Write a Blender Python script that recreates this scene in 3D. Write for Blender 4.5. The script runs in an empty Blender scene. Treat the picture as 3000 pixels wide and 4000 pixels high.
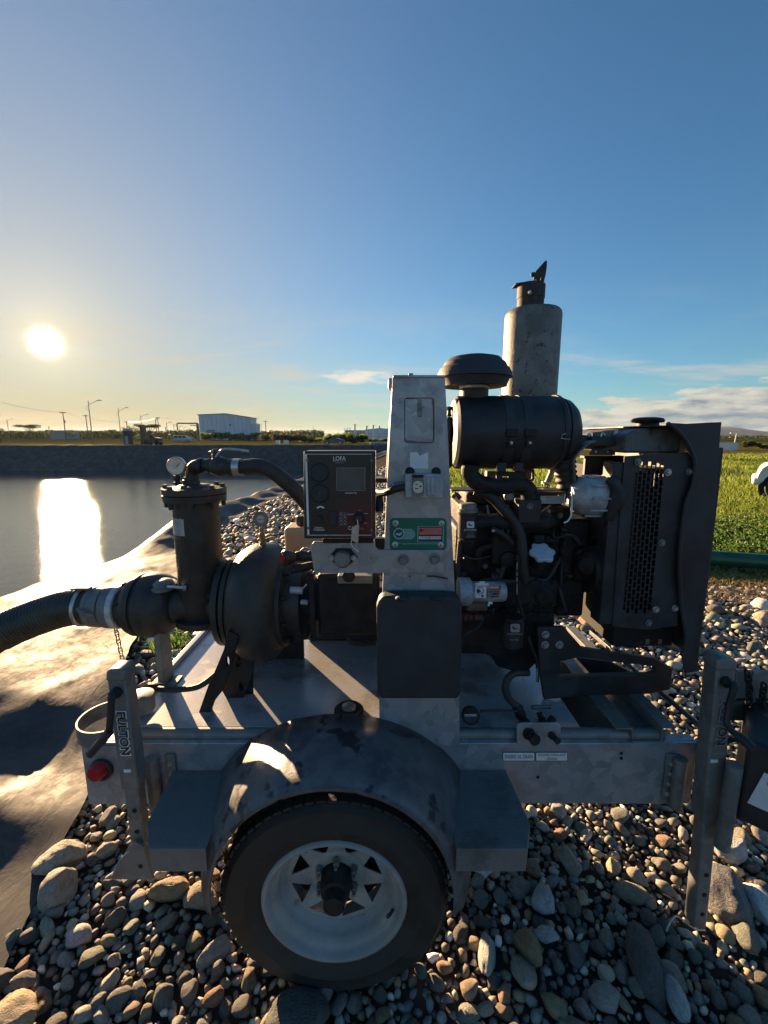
import bpy, bmesh, math, random
from math import radians as R, sin, cos, pi, tan, sqrt, exp, atan2
from mathutils import Vector as V, Matrix, noise
random.seed(7)
sc = bpy.context.scene
COL = sc.collection
# ---------------------------------------------------------------- camera
PITCH = R(10.0); CAMZ = 1.72; F = 930.0          # F: focal length for a frame 1659 wide
cam = bpy.data.objects.new('camera', bpy.data.cameras.new('camera'))
COL.objects.link(cam); sc.camera = cam
cam.location = (0, 0, CAMZ); cam.rotation_euler = (R(90) - PITCH, 0, 0)
cam.data.sensor_fit = 'HORIZONTAL'; cam.data.sensor_width = 36; cam.data.lens = 36*F/1659
cam.data.clip_start = .02; cam.data.clip_end = 12000
# ---------------------------------------------------------------- light, sky, exposure
SUN = V((-.785, 1.053, .214)).normalized()
SUN_EL = math.asin(SUN.z); SUN_AZ = atan2(SUN.x, SUN.y)   # azimuth from +Y, clockwise positive
sl = bpy.data.lights.new('sun', 'SUN'); sl.energy = 5.0; sl.angle = R(.55); sl.color = (1.0, .66, .36)
so = bpy.data.objects.new('sun', sl); COL.objects.link(so); so.location = SUN*50
so.rotation_euler = (-SUN).to_track_quat('-Z', 'Y').to_euler()
sc.view_settings.view_transform = 'Standard'; sc.view_settings.look = 'None'
sc.view_settings.exposure = 2.08; sc.view_settings.gamma = 1
sc.view_settings.use_curve_mapping = False
cy = sc.cycles
cy.max_bounces = 6; cy.diffuse_bounces = 3; cy.glossy_bounces = 3; cy.transmission_bounces = 4; cy.volume_bounces = 0
cy.sample_clamp_indirect = 4; cy.caustics_reflective = False; cy.caustics_refractive = False

wd = bpy.data.worlds.new('World'); sc.world = wd; wd.use_nodes = True
nt = wd.node_tree; nt.nodes.clear()
class NT:
    """tiny node helper"""
    def __init__(s, t): s.t = t
    def n(s, typ, **kw):
        x = s.t.nodes.new(typ)
        for k, v in kw.items():
            if k.startswith('i_'):
                key = k[2:]; key = int(key) if key.isdigit() else key.replace('_', ' ')
                x.inputs[key].default_value = v
            else: setattr(x, k, v)
        return x
    def l(s, a, b): s.t.links.new(a, b)
    def val(s, a, sock):
        if hasattr(a, 'is_linked') or isinstance(a, bpy.types.NodeSocket): s.l(a, sock)
        else: sock.default_value = a
    def m(s, op, a, b=0.0, c=None, clamp=False):
        x = s.t.nodes.new('ShaderNodeMath'); x.operation = op; x.use_clamp = clamp
        s.val(a, x.inputs[0]); s.val(b, x.inputs[1])
        if c is not None: s.val(c, x.inputs[2])
        return x.outputs[0]
    def mix(s, f, a, b, blend='MIX'):
        x = s.t.nodes.new('ShaderNodeMixRGB'); x.blend_type = blend
        s.val(f, x.inputs[0])
        for k, q in ((1, a), (2, b)):
            if isinstance(q, tuple): x.inputs[k].default_value = (*q[:3], 1)
            else: s.l(q, x.inputs[k])
        return x.outputs[0]
    def ramp(s, f, stops):
        x = s.t.nodes.new('ShaderNodeValToRGB'); e = x.color_ramp.elements
        while len(e) < len(stops): e.new(.5)
        for el, (p, c) in zip(e, stops):
            el.position = p
            el.color = (*c, 1) if isinstance(c, tuple) else (c, c, c, 1)
        s.l(f, x.inputs[0]); return x.outputs[0]
    def mr(s, v, a, b, c=0.0, d=1.0, smooth=True):
        x = s.t.nodes.new('ShaderNodeMapRange'); x.interpolation_type = 'SMOOTHSTEP' if smooth else 'LINEAR'
        s.l(v, x.inputs[0])
        for k, q in enumerate((a, b, c, d)): x.inputs[k+1].default_value = q
        return x.outputs[0]
w = NT(nt)
out = w.n('ShaderNodeOutputWorld'); bg = w.n('ShaderNodeBackground')
sky = w.n('ShaderNodeTexSky', sky_type='NISHITA', sun_disc=False, sun_elevation=SUN_EL, sun_rotation=SUN_AZ,
          air_density=1.0, dust_density=.0, ozone_density=3.0, altitude=0)
tc = w.n('ShaderNodeTexCoord'); nrm = w.n('ShaderNodeVectorMath', operation='NORMALIZE'); w.l(tc.outputs['Generated'], nrm.inputs[0])
D = nrm.outputs[0]
sx = w.n('ShaderNodeSeparateXYZ'); w.l(D, sx.inputs[0])
dot = w.n('ShaderNodeVectorMath', operation='DOT_PRODUCT'); w.l(D, dot.inputs[0]); dot.inputs[1].default_value = SUN
d0 = w.m('MAXIMUM', dot.outputs['Value'], 0.0)
ang = w.m('ARCCOSINE', w.m('MINIMUM', d0, .999999))
def lobe(width, amp, p=1.0):      # amp*exp(-(ang/width)^p)
    return w.m('MULTIPLY', w.m('EXPONENT', w.m('MULTIPLY', w.m('POWER', w.m('DIVIDE', ang, width), p), -1.0)), amp)
# aureole round the low sun: core, inner, wide
core = lobe(.014, 80.0, 2.0); inner = lobe(.045, 5.6, .72); wide = lobe(.50, .25, 1.15)
def sc_col(v, c):
    x = w.n('ShaderNodeVectorMath', operation='SCALE'); x.inputs[0].default_value = c; w.l(v, x.inputs['Scale']); return x.outputs[0]
def vadd(a, b):
    x = w.n('ShaderNodeVectorMath', operation='ADD'); w.l(a, x.inputs[0]); w.l(b, x.inputs[1]); return x.outputs[0]
glow = vadd(vadd(sc_col(core, (1, .9, .7)), sc_col(inner, (1, .82, .44))), sc_col(wide, (1, .80, .46)))
skyt = w.mix(1.0, sky.outputs[0], (.49, .74, .83), 'MULTIPLY')
skyt = w.mix(lobe(.42, .62, 1.5), skyt, (2.9, 2.35, 1.5))
skyg = w.mix(1.0, skyt, glow, 'ADD')
# clouds: thin streaks low in the sky, a bank to the right of the frame
den = w.m('ADD', w.m('MAXIMUM', sx.outputs[2], 0.0), .10)
cx = w.m('DIVIDE', sx.outputs[0], den); cyy = w.m('DIVIDE', sx.outputs[1], den)
cv = w.n('ShaderNodeCombineXYZ'); w.l(cx, cv.inputs[0]); w.l(cyy, cv.inputs[1])
mp = w.n('ShaderNodeMapping'); mp.inputs['Scale'].default_value = (.62, 1.15, 1); mp.inputs['Location'].default_value = (3.3, 1.7, 0); w.l(cv.outputs[0], mp.inputs[0])
n1 = w.n('ShaderNodeTexNoise', i_Scale=.95, i_Detail=8.0, i_Roughness=.62, i_Distortion=.45); w.l(mp.outputs[0], n1.inputs[0])
low = w.m('MULTIPLY', w.mr(sx.outputs[2], .30, .09), w.mr(sx.outputs[2], -.02, .02))
cir = w.m('MULTIPLY', w.mr(n1.outputs[0], .47, .70), low)
# cloud bank: azimuth > ~25 deg, below ~5 deg
az = w.m('ARCTAN2', sx.outputs[0], sx.outputs[1])
sv = w.n('ShaderNodeCombineXYZ'); w.l(w.m('MULTIPLY', az, 6.5), sv.inputs[0]); w.l(w.m('MULTIPLY', sx.outputs[2], 26.0), sv.inputs[1])
n2 = w.n('ShaderNodeTexNoise', i_Scale=1.5, i_Detail=8.0, i_Roughness=.60, i_Distortion=.25); w.l(sv.outputs[0], n2.inputs[0])
top = w.m('ADD', w.mr(az, .30, .95, .045, .135, False), w.m('MULTIPLY', w.m('SUBTRACT', n2.outputs[0], .5), .16))
bank = w.m('MULTIPLY', w.mr(w.m('SUBTRACT', top, sx.outputs[2]), -.004, .016), w.mr(az, .18, .42))
n3 = w.n('ShaderNodeTexNoise', i_Scale=2.6, i_Detail=7.0, i_Roughness=.6); w.l(sv.outputs[0], n3.inputs[0])
shade = w.m('ADD', w.mr(w.m('SUBTRACT', top, sx.outputs[2]), .0, .07, 1.0, .35), w.m('MULTIPLY', w.m('SUBTRACT', n3.outputs[0], .5), 2.6), clamp=True)
bankc = w.mix(shade, (.95, 1.25, 1.6), (3.5, 3.25, 2.7))
cirw = w.m('ADD', w.mr(ang, .9, .1, 0, 1), 0.0)
cirt = w.mix(w.mr(ang, .75, .15), (3.0, 2.9, 2.6), (3.9, 2.9, 1.6))
hazef = w.m('MULTIPLY', w.m('EXPONENT', w.m('MULTIPLY', w.m('MAXIMUM', sx.outputs[2], 0.0), -6.5)), w.mr(ang, 1.25, .15, .25, .92))
skyg = w.mix(hazef, skyg, w.mix(w.mr(ang, 1.0, .1), (1.35, 1.50, 1.45), (2.5, 1.70, .72)))
c1 = w.mix(w.m('MULTIPLY', cir, .62), skyg, cirt)
el_ = w.m('ARCSINE', sx.outputs[2])
def blob(a0, e0, wa, we, k):      # one small ragged cloud at azimuth a0, elevation e0
    g = w.m('ADD', w.m('POWER', w.m('ABSOLUTE', w.m('DIVIDE', w.m('SUBTRACT', az, a0), wa)), 2.0), w.m('POWER', w.m('ABSOLUTE', w.m('DIVIDE', w.m('SUBTRACT', el_, e0), we)), 2.0))
    return w.m('MULTIPLY', w.mr(w.m('SUBTRACT', w.m('ADD', w.m('MULTIPLY', n3.outputs[0], 2.2), -.35), g), -.1, .9), k)
c1 = w.mix(blob(-.055, .128, .10, .019, 1.0), c1, (4.2, 3.9, 3.3))
c1 = w.mix(blob(-.20, .135, .03, .008, .8), c1, (3.0, 2.7, 2.2))
c1 = w.mix(blob(-.42, .075, .10, .008, .4), c1, (3.0, 2.5, 1.7))
c2 = w.mix(w.m('MULTIPLY', bank, .92), c1, bankc)
w.l(c2, bg.inputs[0]); bg.inputs[1].default_value = .05
w.l(bg.outputs[0], out.inputs[0])

# ---------------------------------------------------------------- pixel -> place helpers
def W(px, py, Y):
    xc = (px - 829.5)/F; yc = (1106 - py)/F
    dy = cos(PITCH) + yc*sin(PITCH); dz = -sin(PITCH) + yc*cos(PITCH)
    t = Y/dy
    return V((xc*t, Y, CAMZ + dz*t))
def WG(px, py, h=0.0):
    """point on the horizontal plane at height h"""
    yc = (1106 - py)/F
    dy = cos(PITCH) + yc*sin(PITCH); dz = -sin(PITCH) + yc*cos(PITCH)
    return W(px, py, dy*(h - CAMZ)/dz)
def crop(ox, oy, s):
    return lambda x, y, Y: W((ox + x/s)/1.8083, (oy + y/s)/1.8083, Y)
P_ = lambda x, y, Y: W(x, y, Y)
cA = crop(1100, 1700, 2.37); cB = crop(1700, 1800, 2.458); cC = crop(0, 2200, 1.659); cD = crop(700, 2300, 1.843)
cE = crop(0, 2600, 1.58); cF = crop(750, 2700, 1.185); cG = crop(2000, 2300, 1.659); cH = crop(2000, 3100, 1.659)
cI = crop(0, 1400, 1.659); cJ = crop(600, 1700, 1.843); cK = crop(1400, 1400, 1.843); cL = crop(2200, 1500, 2.074)
cM = crop(1900, 950, 3.4025); T1 = crop(600, 1950, 4.1475); T2 = crop(800, 2050, 3.318); T3 = crop(2100, 1550, 4.1475)
T4 = crop(1950, 2350, 2.212); T5 = crop(1700, 1350, 2.765); T6 = crop(300, 2550, 2.458); cR = crop(2750, 2500, 2.212)

# ---------------------------------------------------------------- mesh builder
def frame_of(ax):
    ax = ax.normalized(); r = V((0, 0, 1)) if abs(ax.z) < .9 else V((1, 0, 0))
    u = ax.cross(r).normalized(); return u, ax.cross(u).normalized()
class MB:
    def __init__(s): s.b = bmesh.new(); s.c = None
    def poly(s, pts): 
        vs = [s.b.verts.new(p) for p in pts]
        try: return s.b.faces.new(vs)
        except ValueError: pass
    def box(s, a, b):
        x0, x1 = sorted((a[0], b[0])); y0, y1 = sorted((a[1], b[1])); z0, z1 = sorted((a[2], b[2]))
        v = [s.b.verts.new(p) for p in ((x0,y0,z0),(x1,y0,z0),(x1,y1,z0),(x0,y1,z0),(x0,y0,z1),(x1,y0,z1),(x1,y1,z1),(x0,y1,z1))]
        for f in ((3,2,1,0),(4,5,6,7),(0,1,5,4),(1,2,6,5),(2,3,7,6),(3,0,4,7)): s.b.faces.new([v[i] for i in f])
        return s
    def prism(s, pts, vec):
        """polygon of 3D points extruded by vec"""
        vec = V(vec); a = [s.b.verts.new(p) for p in pts]; c = [s.b.verts.new(V(p) + vec) for p in pts]; n = len(pts)
        s.b.faces.new(a); s.b.faces.new(c[::-1])
        for i in range(n): s.b.faces.new((a[(i+1) % n], a[i], c[i], c[(i+1) % n]))
        return s
    def rings(s, rs, cap=True, closed=False):
        R_ = [[s.b.verts.new(p) for p in r] for r in rs]; n = len(R_[0])
        m = len(R_)
        for i in range(m if closed else m-1):
            A, B = R_[i], R_[(i+1) % m]
            for k in range(n): s.b.faces.new((A[k], A[(k+1) % n], B[(k+1) % n], B[k]))
        if cap and not closed: s.b.faces.new(R_[0][::-1]); s.b.faces.new(R_[-1])
        return s
    def lathe(s, o, ax, prof, n=28, cap=True, closed=False):
        """prof: (t along axis, radius)"""
        ax = V(ax).normalized(); u, v = frame_of(ax); o = V(o)
        return s.rings([[o + ax*t + (u*cos(2*pi*k/n) + v*sin(2*pi*k/n))*max(r, 1e-4) for k in range(n)] for t, r in prof], cap, closed)
    def cyl(s, a, b, r, r2=None, n=20):
        a = V(a); b = V(b); return s.lathe(a, b-a, [(0, r), ((b-a).length, r if r2 is None else r2)], n)
    def tube(s, pts, r, n=10, seg=6, rf=None, cap=True):
        P = [V(p) for p in pts]
        if len(P) > 2 and seg > 1:
            Q = []
            E = [P[0]*2 - P[1]] + P + [P[-1]*2 - P[-2]]
            for i in range(1, len(E)-2):
                for k in range(seg):
                    t = k/seg; a, b, c, d = E[i-1:i+3]
                    Q.append(.5*((2*b) + (c-a)*t + (2*a-5*b+4*c-d)*t*t + (3*b-a-3*c+d)*t**3))
            Q.append(P[-1]); P = Q
        u = None; rs = []; m = len(P)
        for i, p in enumerate(P):
            t = (P[min(i+1, m-1)] - P[max(i-1, 0)]).normalized()
            if u is None: u, _ = frame_of(t)
            u = (u - t*u.dot(t)).normalized(); v = t.cross(u)
            rr = r if rf is None else rf(i/(m-1))
            rs.append([p + (u*cos(2*pi*k/n) + v*sin(2*pi*k/n))*rr for k in range(n)])
        return s.rings(rs, cap)
    def hexa(s, p, ax, r, h): return s.lathe(p, ax, [(0, r), (h*.8, r), (h, r*.86)], 6)
    def ball(s, p, r, sub=2, sc_=(1, 1, 1)):
        q = bmesh.ops.create_icosphere(s.b, subdivisions=sub, radius=1.0)
        for vv in q['verts']: vv.co = V(p) + V((vv.co.x*r*sc_[0], vv.co.y*r*sc_[1], vv.co.z*r*sc_[2]))
        return s
    def build(s, name, m, parent=None, bev=0, ang=35, smooth=True, label=None):
        me = bpy.data.meshes.new(name); bmesh.ops.recalc_face_normals(s.b, faces=s.b.faces[:])
        s.b.to_mesh(me); s.b.free()
        if smooth:
            me.polygons.foreach_set('use_smooth', [True]*len(me.polygons)); me.set_sharp_from_angle(angle=R(ang))
        me.materials.append(m)
        o = bpy.data.objects.new(name, me); COL.objects.link(o); adopt(o, parent)
        if bev:
            b = o.modifiers.new('bevel', 'BEVEL'); b.width = bev; b.segments = 2; b.limit_method = 'ANGLE'; b.angle_limit = R(40)
        if label: o['label'] = label
        return o
def adopt(o, parent):
    if parent is not None:
        o.parent = parent
        if parent.type == 'EMPTY': o.matrix_parent_inverse = Matrix.Translation(-parent.location)
def thing(name, label, cat, loc=(0, 0, 0), group=None):
    o = bpy.data.objects.new(name, None); COL.objects.link(o); o.location = loc; o.empty_display_size = .1
    tag(o, label, cat, group); return o
def tag(o, label=None, cat=None, group=None, kind=None):
    for k, v in (('label', label), ('category', cat), ('group', group), ('kind', kind)):
        if v: o[k] = v
    return o
def plate(c, x0, y0, x1, y1, Y, th, name, m, parent, bev=0, label=None):
    a = c(x0, y0, Y); b = c(x1, y1, Y)
    return MB().box(a, (b.x, Y+th, b.z)).build(name, m, parent, bev, label=label)
def pplate(c, pts, Y, th, name, m, parent, bev=0, label=None):
    return MB().prism([c(x, y, Y) for x, y in pts], (0, th, 0)).build(name, m, parent, bev, label=label)
def rrect(x0, y0, x1, y1, r, n=4):
    o = []
    for cx_, cy_, a0 in ((x1-r, y0+r, -90), (x1-r, y1-r, 0), (x0+r, y1-r, 90), (x0+r, y0+r, 180)):
        for k in range(n+1):
            a = R(a0 + 90*k/n); o.append((cx_ + r*cos(a), cy_ + r*sin(a)))
    return o
def circ(x, y, r, n=24, ry=None): return [(x + r*cos(2*pi*k/n), y + (ry or r)*sin(2*pi*k/n)) for k in range(n)]
def bolt(p, ax, r, h, m, parent, name='bolt', washer=True):
    b = MB()
    if washer: b.lathe(p, ax, [(0, r*1.45), (h*.22, r*1.45)], 14)
    b.hexa(V(p) + V(ax).normalized()*(h*.2 if washer else 0), ax, r, h); return b.build(name, m, parent)
TEXTS = []
def text(s, p, h, wdt, m, parent, xd=(1, 0, 0), yd=(0, 0, 1), ext=.0002, name='lettering', align='CENTER', bold=.006):
    cu = bpy.data.curves.new(name, 'FONT'); cu.body = s; cu.align_x = align; cu.align_y = 'CENTER'; cu.size = 1; cu.extrude = 0; cu.resolution_u = 3; cu.offset = bold
    cu.materials.append(m); o = bpy.data.objects.new('text_source', cu); COL.objects.link(o)
    TEXTS.append((o, V(p), h, wdt, V(xd), V(yd), parent)); return o
def finish_texts():
    bpy.context.view_layer.update(); dg = bpy.context.evaluated_depsgraph_get()
    for o, p, h, wdt, xd, yd, par in TEXTS:
        d = o.dimensions.copy(); sx_ = (wdt/d.x) if wdt else h/d.y
        sy_ = h/max(d.y, 1e-5)
        zd = xd.cross(yd); Mx = Matrix(((xd.x*sx_, yd.x*sy_, zd.x, p.x), (xd.y*sx_, yd.y*sy_, zd.y, p.y), (xd.z*sx_, yd.z*sy_, zd.z, p.z), (0, 0, 0, 1)))
        me = bpy.data.meshes.new_from_object(o.evaluated_get(dg)); me.name = 'lettering'; me.transform(Mx)
        q = bpy.data.objects.new('lettering', me); COL.objects.link(q); adopt(q, par)
        cu = o.data; bpy.data.objects.remove(o); bpy.data.curves.remove(cu)
def tcrop(c, s, x0, y0, x1, y1, Y, m, parent):
    """text filling the crop box"""
    a = c(x0, y0, Y); b = c(x1, y1, Y)
    return text(s, (a + b)/2, abs(a.z - b.z), abs(b.x - a.x), m, parent)

# ---------------------------------------------------------------- materials
def newmat(name):
    m = bpy.data.materials.new(name); m.use_nodes = True; t = m.node_tree
    return m, NT(t), t.nodes['Principled BSDF']
def M(name, c1, c2=None, scale=20, rough=.5, r2=None, metal=0, bump=0, bscale=60, lo=.4, hi=.62, spec=.5, stretch=None, emit=None, spots=None, bdist=.01):
    m, t, p = newmat(name)
    p.inputs['Roughness'].default_value = rough; p.inputs['Metallic'].default_value = metal; p.inputs['Specular IOR Level'].default_value = spec
    p.inputs['Base Color'].default_value = (*c1, 1)
    if c2 or bump or r2:
        co = t.n('ShaderNodeTexCoord').outputs['Object']
        if stretch:
            mp_ = t.n('ShaderNodeMapping'); mp_.inputs['Scale'].default_value = stretch; t.l(co, mp_.inputs[0]); co = mp_.outputs[0]
        nz = t.n('ShaderNodeTexNoise', i_Scale=scale, i_Detail=6.0, i_Roughness=.62); t.l(co, nz.inputs[0])
        f = t.mr(nz.outputs[0], lo, hi)
        if c2:
            cc = t.mix(f, c1, c2)
            if spots:
                vz = t.n('ShaderNodeTexNoise', i_Scale=spots[0], i_Detail=3.0, i_Roughness=.6); t.l(co, vz.inputs[0])
                cc = t.mix(t.mr(vz.outputs[0], spots[2], spots[2]+.05), cc, spots[1])
            t.l(cc, p.inputs['Base Color'])
        if r2 is not None: t.l(t.mr(nz.outputs[0], lo, hi, rough, r2), p.inputs['Roughness'])
        if bump:
            bz = t.n('ShaderNodeTexNoise', i_Scale=bscale, i_Detail=5.0, i_Roughness=.6); t.l(co, bz.inputs[0])
            bp = t.n('ShaderNodeBump', i_Strength=bump, i_Distance=bdist); t.l(bz.outputs[0], bp.inputs['Height']); t.l(bp.outputs[0], p.inputs['Normal'])
    if emit:
        p.inputs['Emission Color'].default_value = (*emit[:3], 1); p.inputs['Emission Strength'].default_value = emit[3]
    return m
def galvmat(name, a, b, dirt, metal=.45, cell=26, rough=.42, dirt_amt=(.52, .72), cw=.55):
    m, t, p = newmat(name)
    co = t.n('ShaderNodeTexCoord').outputs['Object']
    nw = t.n('ShaderNodeTexNoise', i_Scale=9.0, i_Detail=3.0); t.l(co, nw.inputs[0])
    ad = t.n('ShaderNodeMixRGB', blend_type='ADD', i_0=.09); t.l(co, ad.inputs[1]); t.l(nw.outputs['Color'], ad.inputs[2])
    vo = t.n('ShaderNodeTexVoronoi', i_Scale=cell); t.l(ad.outputs[0], vo.inputs[0])
    sp = t.n('ShaderNodeSeparateColor'); t.l(vo.outputs['Color'], sp.inputs[0])
    fine = t.n('ShaderNodeTexNoise', i_Scale=85.0, i_Detail=4.0, i_Roughness=.7); t.l(co, fine.inputs[0])
    f = t.m('ADD', t.m('MULTIPLY', sp.outputs[0], cw), t.m('MULTIPLY', fine.outputs[0], 1.05-cw))
    c = t.mix(f, a, b)
    dz = t.n('ShaderNodeTexNoise', i_Scale=4.2, i_Detail=7.0, i_Roughness=.65); t.l(co, dz.inputs[0])
    df = t.mr(dz.outputs[0], *dirt_amt)
    t.l(t.mix(df, c, dirt), p.inputs['Base Color'])
    p.inputs['Metallic'].default_value = metal
    t.l(t.m('ADD', t.m('MULTIPLY', sp.outputs[1], .29*cw), t.m('MULTIPLY', df, .22)), t_ := t.n('ShaderNodeMath', operation='ADD').inputs[0])
    nd = t_.node; nd.inputs[1].default_value = rough-.08; t.l(nd.outputs[0], p.inputs['Roughness'])
    bp = t.n('ShaderNodeBump', i_Strength=.18, i_Distance=.003); t.l(fine.outputs[0], bp.inputs['Height']); t.l(bp.outputs[0], p.inputs['Normal'])
    return m
galv = galvmat('galvanised_steel', (.25, .262, .28), (.48, .495, .52), (.21, .20, .185))
galv_deck = galvmat('deck_steel', (.42, .43, .44), (.56, .57, .58), (.24, .23, .215), metal=.3, cell=18, rough=.34, dirt_amt=(.50, .66), cw=.0)
galv_dull = galvmat('dull_steel', (.15, .155, .15), (.26, .262, .25), (.14, .125, .10), metal=.3, rough=.5)
step_mat = galvmat('step_tread_steel', (.13, .13, .125), (.21, .21, .20), (.09, .088, .08), metal=.05, rough=.6, cw=.15)
iron = M('painted_cast_iron', (.028, .027, .024), (.050, .046, .039), 14, .42, .62, bump=.25, bscale=120)
iron_dk = M('dark_cast_iron', (.013, .013, .014), (.029, .028, .027), 18, .5, .7, spec=.35, bump=.3, bscale=90)
engine_m = M('engine_paint', (.010, .010, .011), (.026, .025, .025), 16, .45, .7, spec=.3, bump=.3, bscale=70)
plas = M('black_plastic', (.020, .021, .023), (.032, .033, .036), 12, .45, .6, bump=.08, bscale=250)
plas_soft = M('matte_black_cover', (.027, .029, .034), (.038, .040, .046), 8, .55, .66, bump=.12, bscale=400)
shroud_m = M('black_sheet_metal', (.022, .023, .026), (.040, .041, .044), 9, .45, .62, bump=.06, bscale=160)
rubber = M('hose_rubber', (.022, .022, .021), (.04, .038, .034), 20, .5, .7, bump=.1, bscale=120)
tyre_m = M('tyre_rubber', (.022, .021, .019), (.040, .037, .031), 9, .65, .85, bump=.35, bscale=45)
tread_m = M('tyre_tread_rubber', (.024, .022, .020), (.045, .040, .033), 12, .7, .9, bump=.3, bscale=60)
rim_m = M('white_wheel_paint', (.27, .275, .265), (.37, .37, .35), 7, .42, .6, bump=.12, bscale=160, spots=(26, (.22, .20, .17), .66))
fend_m = M('dirty_fender_steel', (.10, .103, .108), (.145, .148, .153), 22, .38, .60, metal=.2, bump=.14, bscale=60, spots=(8, (.028, .029, .033), .60))
muff_m = M('heat_stained_steel', (.125, .116, .10), (.235, .215, .19), 7, .5, .6, metal=.25, bump=.15, bscale=90, spots=(42, (.06, .056, .052), .60))
steel = M('bright_steel', (.50, .50, .49), (.62, .62, .60), 40, .3, .45, metal=.8)
boltm = M('zinc_bolt', (.42, .42, .41), (.56, .55, .53), 60, .35, .5, metal=.6)
alu = M('cast_aluminium', (.34, .36, .39), (.48, .50, .53), 22, .45, .6, metal=.35, bump=.2, bscale=150)
white = M('white_sticker', (.72, .73, .74), (.80, .80, .80), 30, .5)
white_p = M('white_print', (.82, .82, .82), rough=.5)
grey_p = M('grey_print', (.30, .30, .30), rough=.5)
dark_p = M('dark_print', (.03, .03, .035), rough=.5)
blue_p = M('dark_blue_print', (.04, .06, .12), rough=.5)
pink = M('red_sticker', (.62, .16, .14), (.70, .22, .19), 50, .5)
redp = M('red_plastic', (.45, .012, .015), (.36, .01, .012), 30, .35)
green = M('green_sign_enamel', (.0, .135, .085), (.004, .16, .10), 12, .4, .5, bump=.04, bscale=100)
mint = M('pale_green_print', (.36, .58, .55), rough=.5)
glassm = M('dark_screen_glass', (.10, .105, .10), (.16, .16, .145), 6, .12, .2)
dialm = M('gauge_dial', (.55, .53, .47), rough=.5)
jug_m = M('tan_translucent_plastic', (.62, .40, .24), (.70, .46, .28), 6, .45)
jug_m.node_tree.nodes['Principled BSDF'].inputs['Subsurface Weight'].default_value = .35
jug_m.node_tree.nodes['Principled BSDF'].inputs['Subsurface Radius'].default_value = (.08, .04, .02)
ivory = M('ivory_plastic', (.66, .60, .44), (.72, .66, .5), 30, .4)
brass = M('brass_fitting', (.30, .22, .10), (.22, .16, .08), 40, .4, metal=.8)
rust = M('rusty_steel', (.12, .07, .045), (.20, .12, .07), 60, .7, bump=.3, bscale=120)
void = M('radiator_core', (.012, .012, .012), rough=.8)
# panel face: black print fading to dark red in the lower right corner
panel_m, t_, p_ = newmat('panel_print')
co_ = t_.n('ShaderNodeTexCoord').outputs['Object']; s_ = t_.n('ShaderNodeSeparateXYZ'); t_.l(co_, s_.inputs[0])
f_ = t_.m('MULTIPLY', t_.mr(s_.outputs[0], -.20, -.05), t_.mr(s_.outputs[2], 1.62, 1.43)); t_.l(t_.mix(f_, (.028, .024, .022), (.13, .018, .02)), p_.inputs['Base Color']); p_.inputs['Roughness'].default_value = .38
import numpy as np
rng = np.random.default_rng(11)
def interp(tab, x):
    return float(np.interp(x, [a for a, _ in tab], [b for _, b in tab]))
CREST = [(-6, -3.9), (4, -3.75), (6, -3.6), (9, -3.85), (12.6, -3.7), (17, -3.2), (28, -2), (43, -.4), (60, 1), (77, 2)]
OUTER = [(-6, -1.0), (.6, -1.14), (1.24, -1.26), (1.5, -1.34), (1.9, -1.48), (3.14, -2.0), (5.05, -2.45), (7, -2.9), (8.4, -3.1), (10.8, -3.05), (13, -2.85), (17, -2.6), (28, -1.2), (43, .4), (77, 2.9)]
CH = [(-6, .05), (3, .03), (5.5, .0), (7, .14), (8.2, .24), (9.5, .17), (12, .07), (17, .09), (43, .08), (77, 0)]
crestX = lambda y: interp(CREST, y); outerX = lambda y: interp(OUTER, y); crestH = lambda y: interp(CH, y)
WATER_Z = -4.0
def gs(x, y, cx, cy_, sx_, sy_, a=0.0):
    dx, dy = x-cx, y-cy_; u = dx*cos(a) + dy*sin(a); v = -dx*sin(a) + dy*cos(a)
    return exp(-(u/sx_)**2 - (v/sy_)**2)
def sm(a, b, x):
    t = min(1, max(0, (x-a)/(b-a))); return t*t*(3-2*t)
def liner_h(x, y, u):
    """height of the sheet between its outer edge (u=0) and the crest (u=1)"""
    e = sm(0, .22, u)
    h = .012 + crestH(y)*sm(.25, 1, u)
    near = sm(6.5, 4.5, y)
    # plateau that breaks down towards the camera
    pl = .07*sm(2.05, 2.55, y + .25*(x+2.2))*sm(-1.50, -2.05, x + .17*(2.6-y))
    h += pl*near + .05*near*sm(0, .5, u)
    h += near*(.075*gs(x, y, -2.05, 1.55, .5, .16, .25) + .02*gs(x, y, -1.75, 1.05, .36, .16, .3) + .06*gs(x, y, -1.72, 2.15, .10, .55, -.25)*e - .10*gs(x, y, -2.05, 1.98, .30, .16, .1))
    q = V((x*1.1, y*.75, 3.1))
    h += e*(.020*(1-.8*sm(.6, 1, u))*noise.noise(q*2.2) + .005*noise.noise(q*6.5) + .0015*noise.noise(q*17))
    # pulled wrinkles across the sheet further away
    far = sm(5.5, 8, y)
    h += e*far*(.032*sin(y*5.2 + 2.0*noise.noise(V((x*1.5, y*.6, 0))) + x*2.2)*sm(.0, .4, u)*(.35+.65*sm(1, .3, u)) + .02*noise.noise(V((x*2, y*1.6, 5))))
    h += e*near*.008*(1-.6*sm(.6, 1, u))*sin((x*1.3 - y*2.1)*4.2 + 2.5*noise.noise(V((x*1.2, y*1.2, 2))))*sm(3.0, 4.4, y)
    rg = 1-abs(noise.noise(V((x*1.6+y*.9, y*1.1-x*.5, 8))))*3
    h += e*near*.014*max(0, rg)**3*(1-.7*sm(.7, 1, u))
    return max(h, .008)
rowsY = list(np.arange(-4, .4, .2)) + list(np.arange(.4, 6, .035)) + list(np.arange(6, 18, .08)) + list(np.arange(18, 44, .22)) + list(np.arange(44, 80, 1.0))
NU, NS = 46, 16
vs, fs = [], []
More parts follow.
